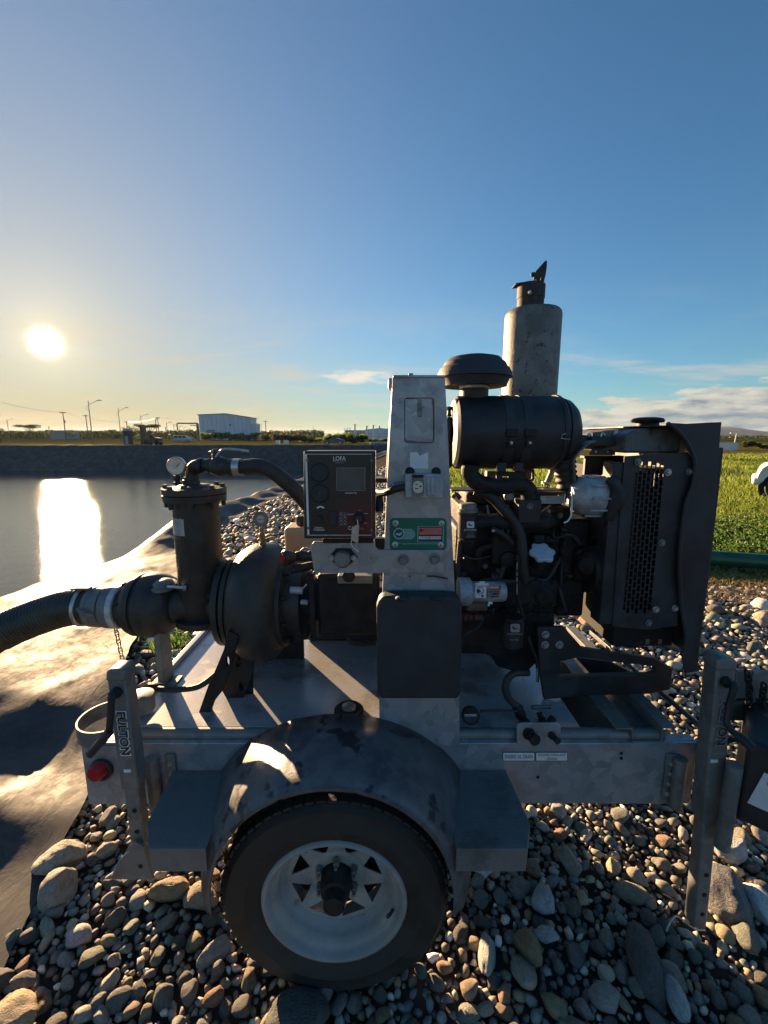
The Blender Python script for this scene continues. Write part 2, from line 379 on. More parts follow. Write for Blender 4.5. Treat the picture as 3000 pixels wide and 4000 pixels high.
for y in rowsY:
    xo, xc_ = outerX(y) + .05*noise.noise(V((0, y*1.3, 1))) + .02*noise.noise(V((0, y*6, 1))), crestX(y)
    for i in range(NU+1):
        u = i/NU; x = xo + (xc_-xo)*u
        vs.append((x, y, liner_h(x, y, u)))
    hc = liner_h(xc_, y, 1)
    for i in range(1, NS+1):
        s = (i/NS)**1.4*6.5; x = xc_ - s
        rip = .10*sm(0, .6, s)*sin(y*3.3 + .9*s + 2.5*noise.noise(V((x*.4, y*.25, 0))))*sm(14, 22, y) + .03*noise.noise(V((x, y, 4)))
        vs.append((x, y, hc - .77*max(0, s - .12) - .25*min(s, .12) + rip))
nr = NU+NS+1
for r in range(len(rowsY)-1):
    for i in range(nr-1):
        a = r*nr+i; fs.append((a, a+nr, a+nr+1, a+1))
def mesh_obj(name, vs, fs, m, parent=None, smooth=True, kind=None, label=None):
    me = bpy.data.meshes.new(name); me.from_pydata([tuple(map(float, v)) for v in vs], [], fs)
    if smooth: me.polygons.foreach_set('use_smooth', [True]*len(me.polygons))
    me.materials.append(m); o = bpy.data.objects.new(name, me); COL.objects.link(o); adopt(o, parent)
    tag(o, label=label, kind=kind); return o
# liner material: dusty black sheet with a satin sheen
liner_m, t, p = newmat('pond_liner_sheet')
co = t.n('ShaderNodeTexCoord').outputs['Object']
a1 = t.n('ShaderNodeTexNoise', i_Scale=1.7, i_Detail=7.0, i_Roughness=.65); t.l(co, a1.inputs[0])
a2 = t.n('ShaderNodeTexNoise', i_Scale=14.0, i_Detail=6.0, i_Roughness=.7); t.l(co, a2.inputs[0])
f = t.m('ADD', t.m('MULTIPLY', t.mr(a1.outputs[0], .36, .62), .6), t.m('MULTIPLY', t.mr(a2.outputs[0], .38, .66), .5))
t.l(t.mix(f, (.060, .061, .062), (.100, .100, .097)), p.inputs['Base Color'])
t.l(t.mr(a2.outputs[0], .35, .7, .48, .66), p.inputs['Roughness']); p.inputs['Specular IOR Level'].default_value = .5; p.inputs['IOR'].default_value = 1.14
mpx = t.n('ShaderNodeMapping'); mpx.inputs['Scale'].default_value = (1, .45, 1); mpx.inputs['Rotation'].default_value = (0, 0, R(35)); t.l(co, mpx.inputs[0])
a3 = t.n('ShaderNodeTexNoise', i_Scale=9.0, i_Detail=7.0, i_Roughness=.62, i_Distortion=.6); t.l(mpx.outputs[0], a3.inputs[0])
bp = t.n('ShaderNodeBump', i_Strength=.35, i_Distance=.010); t.l(a3.outputs[0], bp.inputs['Height']); t.l(bp.outputs[0], p.inputs['Normal'])
mesh_obj('pond_liner', vs, fs, liner_m, kind='structure', label='dusty black plastic sheet lining the near bank of the pond')
vs, fs = [], []
xs = list(np.arange(6, -95, -.7))
for k, x in enumerate(xs):
    yb = 77 + .25*noise.noise(V((x*.35, 0, 0))); hz = .03 + .10*noise.noise(V((x*.5, 3, 0))) + .05*noise.noise(V((x*1.7, 3, 0)))
    prof = [(2.2, -.02), (1.2, .03), (.5, .10), (.15, .16), (0, .12), (-.3, -.1), (-1, -.75)] + [(-1-j*1.3, -.75-j*1.0) for j in range(1, 5)]
    for dy_, dz_ in prof: vs.append((x, yb+dy_, dz_ + hz*(1 if dy_ > -.2 else .3) + .06*noise.noise(V((x*.6, dy_*.5, 7)))))
for k in range(len(xs)-1):
    for i in range(10):
        a = k*11+i; fs.append((a, a+1, a+12, a+11))
mesh_obj('far_bank', vs, fs, M('bank_sheet', (.075, .070, .064), (.11, .102, .092), 1.2, .7, spec=.1), kind='structure', label='dark plastic lined slope on the far side of the pond')

# water
wat, t, p = newmat('pond_water')
p.inputs['Base Color'].default_value = (.085, .095, .085, 1); p.inputs['Roughness'].default_value = .03; p.inputs['IOR'].default_value = 1.33; p.inputs['Specular IOR Level'].default_value = .5
co = t.n('ShaderNodeTexCoord').outputs['Object']
mpx = t.n('ShaderNodeMapping'); mpx.inputs['Scale'].default_value = (1, 1.9, 1); mpx.inputs['Rotation'].default_value = (0, 0, R(-12)); t.l(co, mpx.inputs[0])
b1 = t.n('ShaderNodeTexNoise', i_Scale=5.0, i_Detail=3.0, i_Roughness=.6, i_Distortion=.3); t.l(mpx.outputs[0], b1.inputs[0])
b2 = t.n('ShaderNodeTexNoise', i_Scale=.45, i_Detail=3.0, i_Roughness=.6); t.l(mpx.outputs[0], b2.inputs[0])
hh = t.m('ADD', b1.outputs[0], t.m('MULTIPLY', b2.outputs[0], 1.2))
bp = t.n('ShaderNodeBump', i_Strength=.7, i_Distance=.019); t.l(hh, bp.inputs['Height']); t.l(bp.outputs[0], p.inputs['Normal'])
MB_ = MB(); MB_.poly([(-110, -12, WATER_Z), (8, -12, WATER_Z), (8, 80, WATER_Z), (-110, 80, WATER_Z)])
mesh_w = MB_.build('water', wat, smooth=False); tag(mesh_w, 'rippled pond water reflecting the low sun', kind='structure')

# ground
grd, t, p = newmat('ground')
co = t.n('ShaderNodeTexCoord').outputs['Object']; s = t.n('ShaderNodeSeparateXYZ'); t.l(co, s.inputs[0]); X, Y = s.outputs[0], s.outputs[1]
g1 = t.n('ShaderNodeTexNoise', i_Scale=.09, i_Detail=8.0, i_Roughness=.62); t.l(co, g1.inputs[0])
g2 = t.n('ShaderNodeTexNoise', i_Scale=1.3, i_Detail=8.0, i_Roughness=.68); t.l(co, g2.inputs[0])
g3 = t.n('ShaderNodeTexNoise', i_Scale=.018, i_Detail=5.0); t.l(co, g3.inputs[0])
grass_c = t.mix(t.mr(g2.outputs[0], .35, .65), (.055, .085, .014), (.12, .155, .030))
dry_c = t.mix(t.mr(g2.outputs[0], .35, .65), (.085, .062, .028), (.14, .10, .045))
fmix = t.m('ADD', t.m('MULTIPLY', t.mr(Y, 13, 30), .62), t.m('MULTIPLY', t.m('SUBTRACT', g1.outputs[0], .5), 2.2), clamp=True)
field = t.mix(fmix, grass_c, dry_c)
field = t.mix(t.mr(Y, 90, 150), field, t.mix(t.mr(g3.outputs[0], .4, .6), (.04, .048, .02), (.075, .065, .032)))
soil = t.mix(t.mr(g2.outputs[0], .38, .62), (.07, .06, .05), (.15, .125, .095))
# pebble bank soil where stones lie
edge = t.m('ADD', t.m('MULTIPLY', t.m('SUBTRACT', g2.outputs[0], .5), 1.2), 0)
isst = t.m('MAXIMUM', t.mr(t.m('ADD', Y, edge), 5.1, 4.6), t.m('MULTIPLY', t.mr(t.m('ADD', X, edge), 1.6, 1.0), t.mr(Y, 40, 28)))
t.l(t.mix(isst, field, soil), p.inputs['Base Color']); p.inputs['Roughness'].default_value = 1.0; p.inputs['Specular IOR Level'].default_value = .0
bp = t.n('ShaderNodeBump', i_Strength=.4, i_Distance=.03); t.l(g2.outputs[0], bp.inputs['Height']); t.l(bp.outputs[0], p.inputs['Normal'])
gx = [-6000, -2500, -900, -300, -150, -100, -96] + list(np.arange(-90, -8, 6)) + list(np.arange(-6, 8, .5)) + list(np.arange(8, 40, 2)) + [50, 70, 100, 160, 300, 700, 1500, 3000, 6000]
gy = [-400, -60, -20, -8] + list(np.arange(-6, 20, .5)) + list(np.arange(20, 84, 1.5)) + [90, 110, 140, 200, 300, 500, 900, 1600, 3000, 6000]
vs, fs = [], []
for y in gy:
    for x in gx:
        z = -.03
        if -95 < x < crestX(min(y, 77)) + .45 and -10 < y < 78: z = -7.0
        elif x > 1.5 and 5 < y < 60: z += .05*noise.noise(V((x*.3, y*.3, 0)))
        vs.append((x, y, z))
n = len(gx)
for j in range(len(gy)-1):
    for i in range(n-1):
        a = j*n+i; fs.append((a, a+1, a+n+1, a+n))
ground = mesh_obj('ground', vs, fs, grd, smooth=False, kind='structure', label='open ground of soil, grass and stones round the trailer')

# ------------------------------------------------ stones
stone_i, t, p = newmat('river_stone')       # single stones: own tint from the object colour
def stone_nodes(t, p, colsock, s1=60.0, s2=260.0, bd=.004):
    co = t.n('ShaderNodeTexCoord').outputs['Object']
    nz = t.n('ShaderNodeTexNoise', i_Scale=s1, i_Detail=7.0, i_Roughness=.7); t.l(co, nz.inputs[0])
    nf = t.n('ShaderNodeTexNoise', i_Scale=s2, i_Detail=4.0, i_Roughness=.7); t.l(co, nf.inputs[0])
    f = t.m('ADD', t.m('MULTIPLY', nz.outputs[0], .9), t.m('MULTIPLY', nf.outputs[0], .6))
    x = t.n('ShaderNodeMixRGB', blend_type='MULTIPLY', i_0=1.0); t.l(colsock, x.inputs[1])
    t.l(t.ramp(f, [(.45, .55), (.7, 1.1), (1.0, 1.7)]), x.inputs[2]); t.l(x.outputs[0], p.inputs['Base Color'])
    p.inputs['Roughness'].default_value = .72; p.inputs['Specular IOR Level'].default_value = .35
    bp = t.n('ShaderNodeBump', i_Strength=.7, i_Distance=bd); t.l(f, bp.inputs['Height']); t.l(bp.outputs[0], p.inputs['Normal'])
stone_nodes(t, p, t.n('ShaderNodeObjectInfo').outputs['Color'], 2.6, 13.0, .05)
stone_s, t, p = newmat('pebble')
stone_nodes(t, p, t.n('ShaderNodeAttribute', attribute_name='tint').outputs['Color'])
def ico(sub):
    b = bmesh.new(); bmesh.ops.create_icosphere(b, subdivisions=sub, radius=1.0); b.verts.ensure_lookup_table()
    v = np.array([x.co[:] for x in b.verts]); f = np.array([[q.index for q in x.verts] for x in b.faces]); b.free(); return v, f
ICO = {k: ico(k) for k in (1, 2, 3, 4)}
def stone_variant(sub, seed):
    v, f = ICO[sub]; r = random.Random(seed); v = v.copy()
    ang = r.random()
    for k in range(r.randint(5, 11)):      # flatten by a few soft cuts
        nvec = np.array([r.gauss(0, 1) for _ in range(3)]); nvec /= np.linalg.norm(nvec)
        d = r.uniform(.48, .88); s = v @ nvec; over = np.maximum(s-d, 0); v -= np.outer(over*r.uniform(.55, .92), nvec)
    off = V((seed*3.7, seed*1.3, 0))
    sc3 = [1 + .16*noise.noise(V(q)*1.1 + off) + (.05*noise.noise(V(q)*3.1 + off) if sub > 1 else 0) + (.018*noise.noise(V(q)*8 + off) if sub > 2 else 0) for q in v]
    return v*np.array(sc3)[:, None], f
VAR = {s: [stone_variant(s, i+1) for i in range(10)] for s in (1, 2)}
VBIG = []
for i in range(12):
    v, f = stone_variant(3, i+31); me = bpy.data.meshes.new('stone'); me.from_pydata(v.tolist(), [], f.tolist())
    me.polygons.foreach_set('use_smooth', [True]*len(me.polygons)); me.materials.append(stone_i); VBIG.append(me)
PAL = [((.085, .083, .078), .26), ((.13, .128, .12), .24), ((.19, .185, .17), .17), ((.17, .135, .095), .10), ((.10, .115, .105), .08), ((.27, .23, .17), .06), ((.36, .34, .30), .05), ((.55, .54, .52), .025), ((.20, .13, .09), .03)]
pw = np.array([b for _, b in PAL]); pw /= pw.sum()
def tint(): 
    c = np.array(PAL[rng.choice(len(PAL), p=pw)][0])*rng.uniform(1.2, 2.1); return c*rng.uniform(.94, 1.06, 3)*np.array([1.06, 1.0, .90])
# keep clear: wheel, jacks; list of hand placed rocks
ROCKS = [  # px, py, half length m, tint, shape scale, label
    (126, 1858, .100, (.42, .36, .28), (1.15, .8, .75), 'pale cracked rock on the edge of the plastic sheet, upper of the two at left'),
    (131, 1920, .088, (.36, .31, .25), (.95, .9, .95), 'rounded tan rock just below the pale cracked rock at left'),
    (1171, 1943, .062, (.42, .43, .44), (.9, .95, .8), 'round speckled grey white stone right of the tyre'),
    (1185, 2019, .045, (.55, .55, .54), (1.2, .6, .6), 'smooth oblong white stone below the round speckled stone'),
    (1637, 1954, .072, (.62, .63, .62), (.9, 1.1, .8), 'bright white angular rock at the right edge of the picture'),
    (1138, 2039, .062, (.30, .23, .13), (.7, 1.2, .7), 'ochre stone lit by the sun right of the tyre'),
    (1577, 1830, .085, (.42, .42, .42), (1.3, .7, .6), 'long pale grey rock behind the right trailer jack'),
    (1209, 1753, .045, (.40, .41, .42), (1.1, .9, .8), 'light grey stone under the frame near the step'),
    (1460, 2155, .055, (.48, .49, .48), (.6, 1.3, .6), 'long narrow white stone near the bottom edge'),
    (1570, 1935, .095, (.17, .17, .168), (1.1, 1.2, .9), 'large dark grey boulder right of the right jack foot'),
    (363, 1919, .070, (.34, .25, .15), (1.25, .7, .6), 'orange lit rock under the left step'),
    (435, 1935, .070, (.36, .28, .18), (1.2, .8, .7), 'blocky sunlit rock touching the left of the tyre'),
    (1054, 2060, .062, (.45, .45, .43), (.6, 1.25, .7), 'knobbly whitish stone beside the tyre'),
    (30, 2195, .080, (.40, .30, .18), (1.3, .8, .6), 'sunlit slab of rock in the bottom left corner'),
    (270, 1905, .0, None, None, None),
    (1395, 2085, .088, (.105, .105, .10), (.8, 1.45, .6), 'big smooth dark oval stone near the bottom right'),
    (640, 2200, .09, (.10, .105, .098), (1.2, .9, .6), 'dark rock at the bottom edge in front of the tyre'),
    (230, 1835, .042, (.45, .38, .30), (1, .8, .8), 'small white rock beside the left jack'),
    (1250, 1985, .0, None, None, None),
]
circles = []     # x, y, r
grid = {}
def put(x, y, r, fac=1.0):
    k = (int(x//.2), int(y//.2))
    for i in (-1, 0, 1):
        for j in (-1, 0, 1):
            for (a, b, c) in grid.get((k[0]+i, k[1]+j), ()):
                if (a-x)**2 + (b-y)**2 < ((c+r)*fac)**2: return False
    grid.setdefault(k, []).append((x, y, r)); return True
def boulder_mesh(seed, rough=.0):
    v, f = stone_variant(4, seed)
    off = V((seed*2.1, 5, 1))
    k = np.array([1 + .05*noise.noise(V(q)*4 + off) + .035*abs(noise.noise(V(q)*7.5 + off)) for q in v]); v = v*k[:, None]
    me = bpy.data.meshes.new('rock'); me.from_pydata(v.tolist(), [], f.tolist()); me.polygons.foreach_set('use_smooth', [True]*len(me.polygons)); me.materials.append(stone_i); return me
for i, (px, py, r, c, s3, lab) in enumerate(ROCKS):
    if not lab: continue
    r *= .88
    q = WG(px, py, r*.35)
    o = bpy.data.objects.new('rock', boulder_mesh(60+i)); COL.objects.link(o)
    o.location = (q.x, q.y, r*.30); o.scale = (r*s3[0], r*s3[1], r*s3[2]); o.rotation_euler = (random.uniform(-.2, .2), random.uniform(-.2, .2), random.uniform(-.5, .5)); o.color = (*c, 1)
    tag(o, lab, 'rock', 'large rocks lying on the pebbles'); put(q.x, q.y, r*.85)
def inframe(x, y):
    zc = y*cos(PITCH) + CAMZ*sin(PITCH); yc = (y*sin(PITCH) - CAMZ*cos(PITCH))/zc
    return abs(x/zc*F) < 860 and -yc*F < 1140 and y > .05
def allowed(x, y):
    if x < outerX(y) - .04 + .05*noise.noise(V((0, y*4, 2))): return False
    if y > 4.75: return x < 1.3 + .3*noise.noise(V((x, y, 0))) and y < 24
    return True
stones = []
def throw(x0, x1, y0, y1, levels):
    A = (x1-x0)*(y1-y0)
    for r, cov, tries in levels:
        want = int(A*cov/(pi*r*r)); got = 0
        for k in range(int(want*tries)):
            if got >= want: break
            x, y = rng.uniform(x0, x1), rng.uniform(y0, y1)
            if not allowed(x, y): continue
            rr = r*rng.uniform(.8, 1.3)
            if put(x, y, rr*.84, .76): stones.append((x, y, rr)); got += 1
throw(.35, 2.0, .25, 1.7, [(.050, .10, 4)])
throw(-1.9, 2.3, .25, 2.6, [(.042, .07, 4), (.031, .24, 6), (.024, .42, 8), (.0175, .46, 8), (.012, .36, 6)])
throw(-2.8, 5.2, 2.6, 4.9, [(.080, .08, 4), (.060, .16, 5), (.044, .22, 5), (.032, .36, 6), (.021, .40, 6)])
throw(-3.6, 1.4, 4.9, 9.5, [(.085, .15, 4), (.06, .30, 4), (.042, .28, 4)])
throw(-3.6, 1.4, 9.5, 24, [(.11, .22, 4), (.075, .38, 4)])
# rank by size in the frame
def rank(s):
    x, y, r = s
    return r/max(.4, y*cos(PITCH) + CAMZ*sin(PITCH)) if inframe(x, y) else 0
stones.sort(key=rank, reverse=True)
def xf(r):
    a = rng.uniform(.85, 1.25); b = rng.uniform(.68, 1.0); c = rng.uniform(.42, .72)
    return a*r, b*r, c*r
for i, (x, y, r) in enumerate(stones[:300]):
    a, b, c = xf(r); o = bpy.data.objects.new('stone', VBIG[i % 12]); COL.objects.link(o); o.parent = ground
    o.location = (x, y, -.005 + c*rng.uniform(.15, .75)); o.scale = (a, b, c); o.rotation_euler = (rng.uniform(-.45, .45), rng.uniform(-.45, .45), rng.uniform(0, 6.28)); q = tint(); o.color = (*q, 1)
V_, F_, C_ = [], [], []; nv = 0
for x, y, r in stones[300:]:
    s = 2 if (r > .03 and y < 3.2) else 1
    v, f = VAR[s][rng.integers(10)]; a, b, c = xf(r)
    ry, rx, rz = rng.uniform(-.5, .5), rng.uniform(-.5, .5), rng.uniform(0, 6.28)
    m3 = np.array(Matrix.Rotation(rz, 3, 'Z') @ Matrix.Rotation(ry, 3, 'Y') @ Matrix.Rotation(rx, 3, 'X'))
    q = (v*np.array([a, b, c])) @ m3.T + np.array([x, y, -.012 + c*rng.uniform(0, .8)])
    V_.append(q); F_.append(f+nv); nv += len(v); C_.append(np.tile(np.append(tint(), 1), (len(v), 1)))
V_, F_, C_ = np.concatenate(V_), np.concatenate(F_), np.concatenate(C_)
me = bpy.data.meshes.new('pebbles'); me.vertices.add(len(V_)); me.vertices.foreach_set('co', V_.ravel())
me.loops.add(F_.size); me.loops.foreach_set('vertex_index', F_.ravel().astype(np.int32)); me.polygons.add(len(F_)); me.polygons.foreach_set('loop_start', np.arange(0, F_.size, 3, dtype=np.int32))
me.polygons.foreach_set('use_smooth', [True]*len(F_)); me.update(); me.validate()
at = me.color_attributes.new('tint', 'FLOAT_COLOR', 'POINT'); at.data.foreach_set('color', C_.ravel()); me.materials.append(stone_s)
o = bpy.data.objects.new('pebbles', me); COL.objects.link(o); o.parent = ground; tag(o, kind='stuff')
print('stones', len(stones), 'tris', len(F_))

# ------------------------------------------------ grass and leaves
def leafmat(name, a, b, tr=.5):
    m, t, p = newmat(name)
    at_ = t.n('ShaderNodeAttribute', attribute_name='tint'); t.l(t.mix(at_.outputs['Fac'], a, b), p.inputs['Base Color'])
    p.inputs['Roughness'].default_value = .55; p.inputs['Specular IOR Level'].default_value = .3
    tl = t.n('ShaderNodeBsdfTranslucent'); t.l(t.mix(at_.outputs['Fac'], tuple(1.3*q for q in a), tuple(1.5*q for q in b)), tl.inputs[0])
    mx = t.n('ShaderNodeMixShader', i_0=tr); t.l(p.outputs[0], mx.inputs[1]); t.l(tl.outputs[0], mx.inputs[2])
    ou = [x for x in t.t.nodes if x.type == 'OUTPUT_MATERIAL'][0]; t.l(mx.outputs[0], ou.inputs[0]); return m
grass_m = leafmat('grass_blade', (.055, .095, .013), (.24, .30, .045)); weed_m = leafmat('weed_leaf', (.035, .085, .015), (.13, .20, .04))
dry_m = leafmat('dry_straw', (.16, .10, .05), (.36, .27, .14), .3)
leaf_m = leafmat('tree_leaf', (.022, .036, .014), (.07, .095, .026), .35); leaf_b = leafmat('bright_bush_leaf', (.045, .075, .015), (.17, .22, .045), .5)
leaf_d = leafmat('vine_leaf', (.05, .045, .025), (.11, .10, .045), .35)
bark_m = M('bark', (.07, .05, .035), (.11, .085, .06), 8, .9)
def tri_mesh(name, Vt, tints, m, parent=None, kind=None, label=None):
    """Vt (n,3,3) triangles, tint per triangle"""
    Vt = np.asarray(Vt, dtype=float); n = len(Vt); me = bpy.data.meshes.new(name)
    me.vertices.add(n*3); me.vertices.foreach_set('co', Vt.reshape(-1)); me.loops.add(n*3); me.loops.foreach_set('vertex_index', np.arange(n*3, dtype=np.int32))
    me.polygons.add(n); me.polygons.foreach_set('loop_start', np.arange(0, n*3, 3, dtype=np.int32)); me.update()
    at = me.attributes.new('tint', 'FLOAT', 'POINT'); at.data.foreach_set('value', np.repeat(np.asarray(tints, dtype=float), 3)); me.materials.append(m)
    o = bpy.data.objects.new(name, me); COL.objects.link(o); adopt(o, parent); tag(o, label=label, kind=kind); return o
def blades(pts, hmin, hmax, wd_, lean=.5):
    pts = np.asarray(pts); n = len(pts); a = rng.uniform(0, 6.28, n); h = rng.uniform(hmin, hmax, n); w_ = wd_*rng.uniform(.6, 1.4, n)
    l = lean*h*rng.uniform(.1, 1, n); b = a + rng.uniform(-1.5, 1.5, n)
    base = np.c_[pts, np.zeros(n) if pts.shape[1] == 2 else np.zeros((n, 0))]
    dx = np.c_[np.cos(a)*w_, np.sin(a)*w_, np.zeros(n)]
    tip = base + np.c_[np.cos(b)*l, np.sin(b)*l, h]; mid = base + np.c_[np.cos(b)*l*.3, np.sin(b)*l*.3, h*.6]
    t1 = np.stack([base-dx, base+dx, mid+dx*.6], 1); t2 = np.stack([base-dx, mid+dx*.6, mid-dx*.6], 1); t3 = np.stack([mid-dx*.6, mid+dx*.6, tip], 1)
    return np.concatenate([t1, t2, t3])
def wedge(n, y0, y1, r0, r1, p=1.0):
    y = y0 + (y1-y0)*rng.uniform(0, 1, n)**p; return np.c_[y*rng.uniform(r0, r1, n), y]
pt = np.concatenate([wedge(26000, 5.6, 14, .58, 1.15, 1.0), wedge(20000, 14, 40, .55, 1.1, 1.3), wedge(20000, 8, 34, .10, .58, 1.2)])
pt = pt[pt[:, 0] > 1.5]
nz_ = np.array([noise.noise(V((x*.35, y*.35, 9))) for x, y in pt])
keep = nz_ > -.45; pt, nz_ = pt[keep], nz_[keep]
sc_y = np.clip(pt[:, 1]/9, .9, 3.2)
B = blades(pt, .05, .17, .012, .7)
k3 = np.concatenate([sc_y]*3)[:, None, None]; cen = np.concatenate([np.c_[pt, np.full(len(pt), -.03)]]*3)[:, None, :]
B = cen + (B-cen)*np.concatenate([k3, k3, np.minimum(k3, 1.6)], axis=2)
tn = np.clip(.42 + nz_*.9 + rng.uniform(-.22, .22, len(pt)) , 0, 1)
tri_mesh('grass', B, np.concatenate([tn]*3), grass_m, kind='stuff', label='green grass of the field behind the trailer')
pt = wedge(2600, 5.75, 8.6, .60, 1.1); L = []
for x, y in pt:      # broad-leaved weeds near the hose
    for k in range(7):
        c = np.array([x, y, 0]) + rng.normal(0, .035, 3) + [0, 0, rng.uniform(.03, .16)]; d = rng.normal(0, 1, 3); d /= np.linalg.norm(d); e = np.cross(d, rng.normal(0, 1, 3)); e /= np.linalg.norm(e)
        L.append([c-d*.028, c+e*.014, c+d*.028]); L.append([c-d*.028, c+d*.028, c-e*.014])
tri_mesh('weeds', L, rng.uniform(0, 1, len(L)), weed_m, kind='stuff', label='low leafy weeds growing along the green pipe')
pt = wedge(5200, 4.3, 5.9, .62, 1.15); B = blades(pt, .01, .05, .004, 3.5); B[:, :, 2] += .01
tri_mesh('dry_grass', B, rng.uniform(0, 1, len(B)), dry_m, kind='stuff', label='dry brown grass litter between the pipe and the pebbles')
# a grass tuft by the suction hose
tu = thing('grass_tuft', 'green grass tuft growing at the edge of the plastic sheet under the suction hose', 'grass', (-2.0, 3.2, 0))
q = WG(395, 1395, .02); pts = np.array([[q.x + rng.normal(0, .16), q.y + rng.normal(0, .12)] for _ in range(170)])
B = blades(pts, .06, .20, .006, 1.4); tri_mesh('blade', B, rng.uniform(0, .8, len(B)), weed_m, tu, kind='stuff')

# ------------------------------------------------ hills
hill_m = M('hill_forest', (.008, .022, .032), (.015, .030, .040), .004, .95)
def hills(name, x0, x1, Y, hmax, seed, lab, dep=900):
    vs, fs = [], []; n = 90
    for j in range(5):
        for i in range(n+1):
            x = x0 + (x1-x0)*i/n; e = sin(pi*min(1, max(0, i/n)))**.35
            h = hmax*(.62 + .5*noise.noise(V((x*.0011, seed, 0))) + .22*noise.noise(V((x*.004, seed, 3))) + .06*noise.noise(V((x*.017, seed, 3))))*e
            vs.append((x, Y + j*dep/4, -5 + max(0, h)*(0, .45, .8, 1, .8)[j]*(1 + .2*noise.noise(V((x*.006, j*1.3, seed))))))
    for j in range(4):
        for i in range(n): a = j*(n+1)+i; fs.append((a, a+1, a+n+2, a+n+1))
    return mesh_obj(name, vs, fs, hill_m, kind='structure', label=lab)
hills('hills', 1500, 9000, 5200, 165, 2.2, 'long blue hills on the right horizon')
hills('hills', -1900, 1600, 6800, 90, 5.5, 'faint low hills on the middle horizon')
# ================================================================ background things
lampm = M('lamp_steel', (.16, .15, .14), rough=.5, metal=.3); wood_p = M('pole_wood', (.10, .06, .04), (.14, .085, .055), 4, .8)
wall_w = M('warehouse_wall', (.62, .62, .66), (.70, .70, .73), .4, .7, stretch=(1, 1, .2)); roofm = M('metal_roof', (.30, .31, .33), rough=.5, metal=.3)
conc = M('concrete', (.30, .29, .27), (.38, .37, .34), 3, .9); wh_box = M('white_cabin_wall', (.70, .70, .66), (.76, .76, .72), 2, .6)
orangew = M('orange_wall', (.42, .24, .12), (.5, .3, .16), .5, .7); glass_d = M('tinted_glass', (.02, .025, .03), rough=.08, spec=.8)
def PX(px, Y): return W(px, 942, Y).x
def HZ(py, Y): return W(829, py, Y).z
LAMPS = [(199, 865, 1, 'tallest and nearest street lamp left of the others'), (261, 881, 1, 'second street lamp of the row, behind the dark cabin'), (308, 895, 1, 'third street lamp of the row, above the forklift'),
         (362, 912, 1, 'street lamp just right of the two close power poles'), (377, 916, 1, 'small street lamp left of the hanging pipe'), (389, 920, 1, 'street lamp under the hanging pipe arm'),
         (398, 923, 1, 'tiny far street lamp right of the hanging pipe end'), (406, 925, 1, 'farthest street lamp left of the warehouse'), (412, 928, 1, 'very small street lamp just left of the warehouse'), (20, 905, 1, 'street lamp near the left edge by the leaning pole'), (565, 914, -1, 'street lamp with its arm to the left, right of the warehouse'), (678, 921, -.5, 'lone street lamp above the vine covered fence')]
for px, py, sgn, lab in LAMPS:
    H = 9.0; Y = (H-CAMZ)/((HZ(py, 100)-CAMZ)/100); X = PX(px, Y)*1.0 ; k = max(1, Y/140)
    t = thing('street_lamp', lab, 'street lamp', (X, Y, 0), 'street lamps along the far road')
    MB().cyl((X, Y, -.1), (X, Y, H), .11*k, .06*k, n=8).build('pole', lampm, t)
    MB().tube([(X, Y, H-.9), (X+sgn*.9, Y, H-.45), (X+sgn*2.0, Y, H+.02)], .045*k, n=6, seg=3).build('arm', lampm, t)
    MB().box((X+sgn*1.9, Y-.13*k, H-.04), (X+sgn*2.75, Y+.13*k, H+.10*k)).build('lamp_head', lampm, t, smooth=False)
    if k < 1.5: MB().tube([(X, Y, H-.9), (X-.45, Y, H-1.3), (X-.4, Y, H-1.9), (X, Y, H-2.1)], .03, n=5, seg=4).build('bracket', lampm, t)
POLES = [(-2, 862, .05, 'leaning power pole at the left edge'), (142, 889, 0, 'power pole with transformer left of the tall street lamp'), (190, 896, .02, 'short power pole beside the tallest street lamp'), (276.5, 910, 0, 'power pole behind the dark cabin'),
         (344, 901, 0, 'dark power pole carrying the long cable to the warehouse'), (339, 903, 0, 'thin power pole just left of the dark one'), (359, 923, 0, 'small far power pole'), (108, 921, 0, 'small far power pole above the low shed'), (575, 909, 0, 'power pole right of the warehouse'),
         (745, 926, 0, 'left power pole of three by the factory'), (750, 925, 0, 'middle power pole of three by the factory'), (756, 925, 0, 'right power pole of three by the factory'), (838, 922, 0, 'bare grey pole next to the galvanised mast')]
PT = {}
for px, py, ln, lab in POLES:
    H = 11.0; Y = (H-CAMZ)/((HZ(py, 100)-CAMZ)/100); X = PX(px, Y); k = max(1, Y/150); PT[px] = V((X, Y, H-.3))
    t = thing('power_pole', lab, 'power pole', (X, Y, 0), 'power poles beyond the pond')
    MB().cyl((X+ln*H*.6, Y, -.1), (X, Y, H), .16*k, .11*k, n=8).build('pole', wood_p, t)
    if px < 838:
        MB().box((X-1.2, Y-.08, H-.55), (X+1.2, Y+.08, H-.35)).build('crossarm', wood_p, t, smooth=False)
        for q in (-1.1, -.6, .6, 1.1): MB().cyl((X+q, Y, H-.35), (X+q, Y, H-.05), .07, n=6).build('insulator', lampm, t)
    if px == 142: MB().cyl((X+.35, Y, H-4.2), (X+.35, Y, H-3.3), .25, n=10).build('transformer', lampm, t)
for n_, (a, b, lab) in enumerate([(344, 575, 'cable from the dark power pole past the warehouse'), (575, 745, 'sagging cable from the warehouse side to the factory poles'), (276.5, 344, 'thin cable over the forklift'), (142, 276.5, 'thin cable between the left power poles'), (-2, 142, 'thin cable at the left edge')]):
    A, B = PT[a], PT[b]; pts = [A.lerp(B, k/12) - V((0, 0, 4*(.011*(A-B).length)*(k/12)*(1-k/12))) for k in range(13)]
    tag(MB().tube(pts, .035, n=4, seg=1).build('power_cable', lampm), lab, 'cable', 'cables between the power poles')

